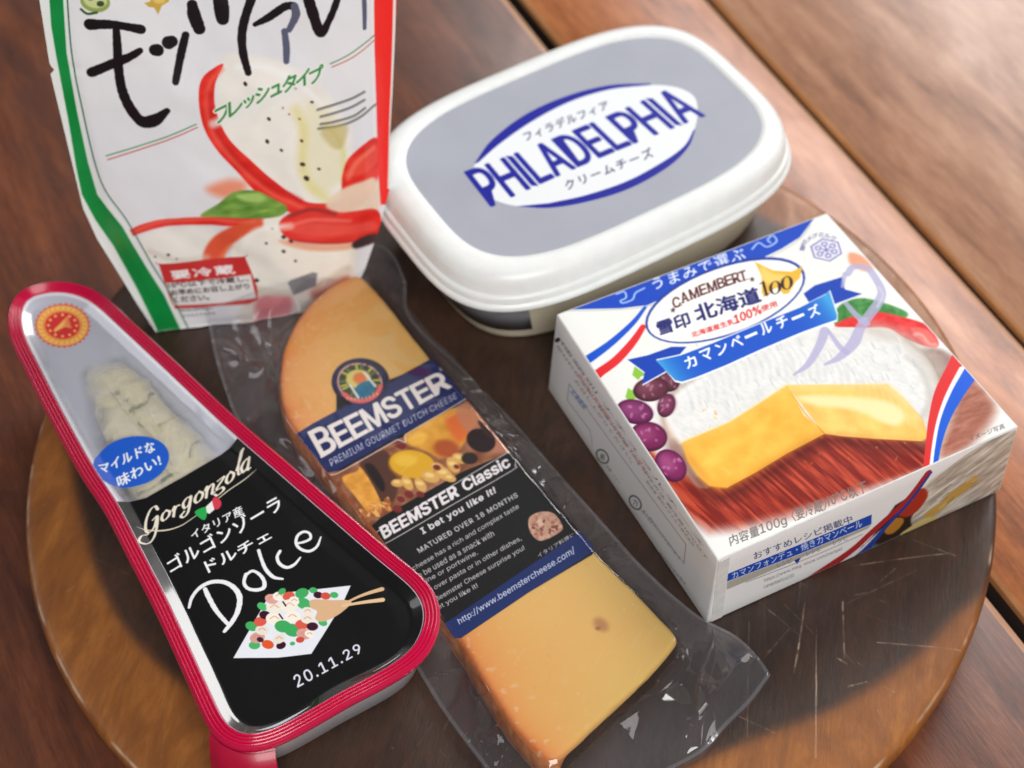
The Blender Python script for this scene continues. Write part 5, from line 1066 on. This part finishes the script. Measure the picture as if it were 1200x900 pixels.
for k in range(60): 
    x = 250 + rng.random() * 200; y = 560 + rng.random() * 70 - (x - 250) * .5 + 30; lb.ell((x, y), 8 + 16 * rng.random(), 6 + 8 * rng.random(), rng.random() * 90, [(226, 160, 80), (160, 90, 44), (240, 190, 110), (200, 120, 60)][k % 4], .25, .9)
lb.stroke([(90, 350), (140, 338), (300, 250), (470, 152), (500, 135), (530, 146), (550, 150), (545, 110), (580, 85), (760, -20), (960, -140)], 5, (226, 216, 214), 3)
# black field with text
lb.view(360, 500, 3.214)
lb.poly([(205, 420), (250, 390), (500, 250), (760, 95), (800, 120), (1090, 470), (1080, 490), (560, 810), (400, 640)], (15, 14, 15), 0, .1)
fr = [(262, 398), (500, 252), (740, 108), (765, 100), (785, 118), (782, 150), (770, 168), (540, 300), (310, 434), (285, 436), (264, 420), (262, 398)]
lb.stroke(fr, 3.4, (206, 200, 200), 3)
lb.text('BEEMSTER', [(292, 424), (572, 262), (554, 222), (272, 382)], (240, 234, 234), .3); lb.text('Classic', [(596, 246), (766, 150), (748, 112), (578, 208)], (240, 234, 234), .26)
lb.text('I bet you like it!', [(440, 412), (712, 256), (702, 228), (424, 386)], (226, 222, 222), .16, 1, 1.1)
SM = (196, 194, 196)
lb.text('MATURED OVER 18 MONTHS', [(424, 478), (794, 266), (786, 250), (412, 462)], SM, .07, 1, 1.1)
for t, a, b_ in (('This cheese has a rich and complex taste', (350, 580), (800, 312)), ('It can be used as a snack with', (372, 602), (706, 412)), ('wine or portwine.', (430, 606), (646, 486)), ('Grated over pasta or in other dishes,', (400, 668), (810, 432)), ('Beemster Cheese surprise you!', (490, 664), (822, 468)), ('Bet you like it!', (482, 704), (646, 610))):
    lb.text(t, [a, b_, (b_[0] - 10, b_[1] - 20), (a[0] - 10, a[1] - 20)], SM, .04)
lb.poly([(835, 345), (880, 322), (930, 330), (962, 378), (950, 400), (905, 425), (868, 430), (838, 395)], lambda X, Y: np.stack([v + 90 * (fbm(X * .8, Y * .8, 3, 56) - .5) for v in (196, 150, 126)], -1), 4, .2)
for k in range(22): lb.ell((850 + rng.random() * 90, 345 + rng.random() * 65), 8, 5, rng.random() * 180, [(120, 70, 56), (226, 190, 166), (160, 100, 80)][k % 3], .15, .9)
lb.text('イタリア料理にも', [(874, 496), (1028, 402), (1020, 388), (864, 482)], (190, 186, 186), .04, 1, 1.1)
lb.poly([(505, 752), (1030, 395), (1050, 400), (1085, 452), (1080, 470), (572, 806), (540, 800)], (26, 44, 100), 0, .1)
lb.text('http://www.beemstercheese.com/', [(576, 752), (1012, 482), (1000, 452), (564, 726)], (204, 208, 226), .05)
lb.view(0, 0, 1)
lb_img = lb.image('slab_label_print')
lpx = [(347, 509), (366, 497), (394, 482)] + [(422.5 + 34 * math.cos(a_) , 447.5 + 27.5 * math.sin(a_)) for a_ in np.linspace(2.55, 6.2, 28)] + [(470, 440), (505, 421), (510, 424), (600, 533), (692, 637), (697, 645), (694, 650), (620, 694), (540, 748), (533, 748), (515, 722), (440, 622), (387, 558)]
lo_ = ccw(at(lpx, ZC)[:, :2])
n_ = len(lo_); V = np.vstack([ring3(lo_, ZC + .22), ring3(lo_, ZC + .05)]); F = [tuple(range(n_))] + [(i, n_ + i, n_ + (i + 1) % n_, (i + 1) % n_) for i in range(n_)]
mesh('label', V, F, printed('label_print', lb_img, .4, .12, bump=.00002, bscale=50), slab, uv=lb.tex(V[:, :2]), sm=False)
# clear film: a sheet that lies over the slab and runs out to a flat welded margin
T_ = lambda L: np.array([np.r_[at([(x, y)], z)[0, :2], z] for x, y, z in L])
left = T_([(241, 362, 9), (245, 385, 7), (252, 418, 5), (263, 455, 3.5), (280, 495, 3), (330, 560, 2.5), (400, 655, 2.2), (470, 755, 2), (520, 835, 2), (570, 903, 2.2), (590, 935, 2)])
right = T_([(476, 330, 9), (482, 372, 6), (540, 430, 3), (600, 492, 2.5), (655, 555, 2.4), (703, 608, 2.4), (751, 662, 2.6), (812, 717, 3), (862, 745, 3.5), (890, 772, 3.5), (903, 791, 3)])
topc = T_([(241, 362, 9), (290, 345, 13), (345, 318, 17), (400, 296, 17), (440, 286, 15), (462, 300, 12), (476, 330, 9)])
botc = T_([(590, 935, 2), (640, 950, 3), (700, 940, 4), (745, 922, 3), (790, 900, 2.5), (825, 880, 4), (850, 852, 2.5), (880, 822, 3.5), (903, 791, 3)])
NI, NJ = 120, 260
lf, rt_ = resample(smooth(left, 8), NJ, False), resample(smooth(right, 6), NJ, False); tp, bo = resample(smooth(topc, 8), NI, False), resample(smooth(botc, 8), NI, False)
u = np.linspace(0, 1, NI)[None, :, None]; v = np.linspace(0, 1, NJ)[:, None, None]
Cn = (1 - v) * tp[None] + v * bo[None] + (1 - u) * lf[:, None] + u * rt_[:, None] - ((1 - u) * (1 - v) * tp[0] + u * (1 - v) * tp[-1] + (1 - u) * v * bo[0] + u * v * bo[-1])
Xf, Yf, Zf = Cn[..., 0], Cn[..., 1], Cn[..., 2]
ds = segdist(so, Xf, Yf); ins = inside(so, Xf, Yf)
edge = np.minimum(np.minimum(u[..., 0], 1 - u[..., 0]) * 75, np.minimum(v[..., 0], 1 - v[..., 0]) * 220) + Xf * 0
def ridge(x, y, sc, seed, p=3): return (1 - np.abs(2 * fbm(x * sc, y * sc, 2, seed) - 1)) ** p
al_ = (Xf * .8 - Yf * .6); ac_ = (Xf * .6 + Yf * .8)
wr = 3.6 * (ridge(al_ * 1.0, ac_ * .3, .04, 71, 3) - .3) + .9 * (ridge(al_ * .3, ac_ * 1.0, .06, 72, 4) - .3) + 2.2 * (fbm(Xf * .045, Yf * .045, 2, 75) - .5)
sd_ = np.clip((u[..., 0] - .35) / .3, 0, 1); fall = np.exp(-(ds / 5.5) ** 1.3) * (1 - sd_) + np.exp(-(ds / 1.5) ** 1.3) * sd_
out = np.maximum(Zf, 1.0) * (1 - fall) + (ZC + .35) * fall + wr * np.clip(ds / 5, 0, 1) * np.clip(edge / 9 + .04, 0, 1)
zin = ZC + .38 + .16 * (fbm(Xf * .05, Yf * .05, 2, 77) - .5)
Z = np.where(ins, zin, np.maximum(out, .9)); 
V = np.stack([Xf, Yf, Z], -1).reshape(-1, 3)
clearm = filmmat('clear_film', .03, .055, 22, .0013, .012, 'milk')
of = mesh('film', V, gridfaces(NJ, NI), clearm, slab)
def milk(o): a = o.data.attributes.new('milk', 'FLOAT', 'POINT'); a.data.foreach_set('value', np.where(ins, .003, .008 + .014 * np.clip(ds / 6, 0, 1) * (.7 + .8 * fbm(Xf * .12, Yf * .12, 3, 9))).astype(np.float32).ravel())
milk(of)
V2 = np.stack([Xf, Yf, np.where(ins, .45, np.minimum(np.maximum(Z * .35, .45), Z - .3))], -1).reshape(-1, 3)
milk(mesh('film_back', V2, gridfaces(NJ, NI), clearm, slab))
# welded rim: a thin doubled edge of the film
bd = np.vstack([np.stack([Xf, Yf, Z], -1)[0, :], np.stack([Xf, Yf, Z], -1)[:, -1], np.stack([Xf, Yf, Z], -1)[-1, ::-1], np.stack([Xf, Yf, Z], -1)[::-1, 0]])
cen3 = bd.mean(0); tn = np.roll(bd, -1, 0) - np.roll(bd, 1, 0); nn = np.stack([-tn[:, 1], tn[:, 0], 0 * tn[:, 0]], 1); nn /= np.linalg.norm(nn, axis=1)[:, None] + 1e-9
if np.mean(np.einsum('ij,ij->i', nn, cen3 - bd)) < 0: nn = -nn
V3 = np.vstack([bd + [0, 0, .12], bd + nn * 1.1 + [0, 0, .2]]); mesh('welded_edge', V3, gridfaces(2, len(bd), True), filmmat('film_edge', .07, .15, 90, .0006, .06), slab)
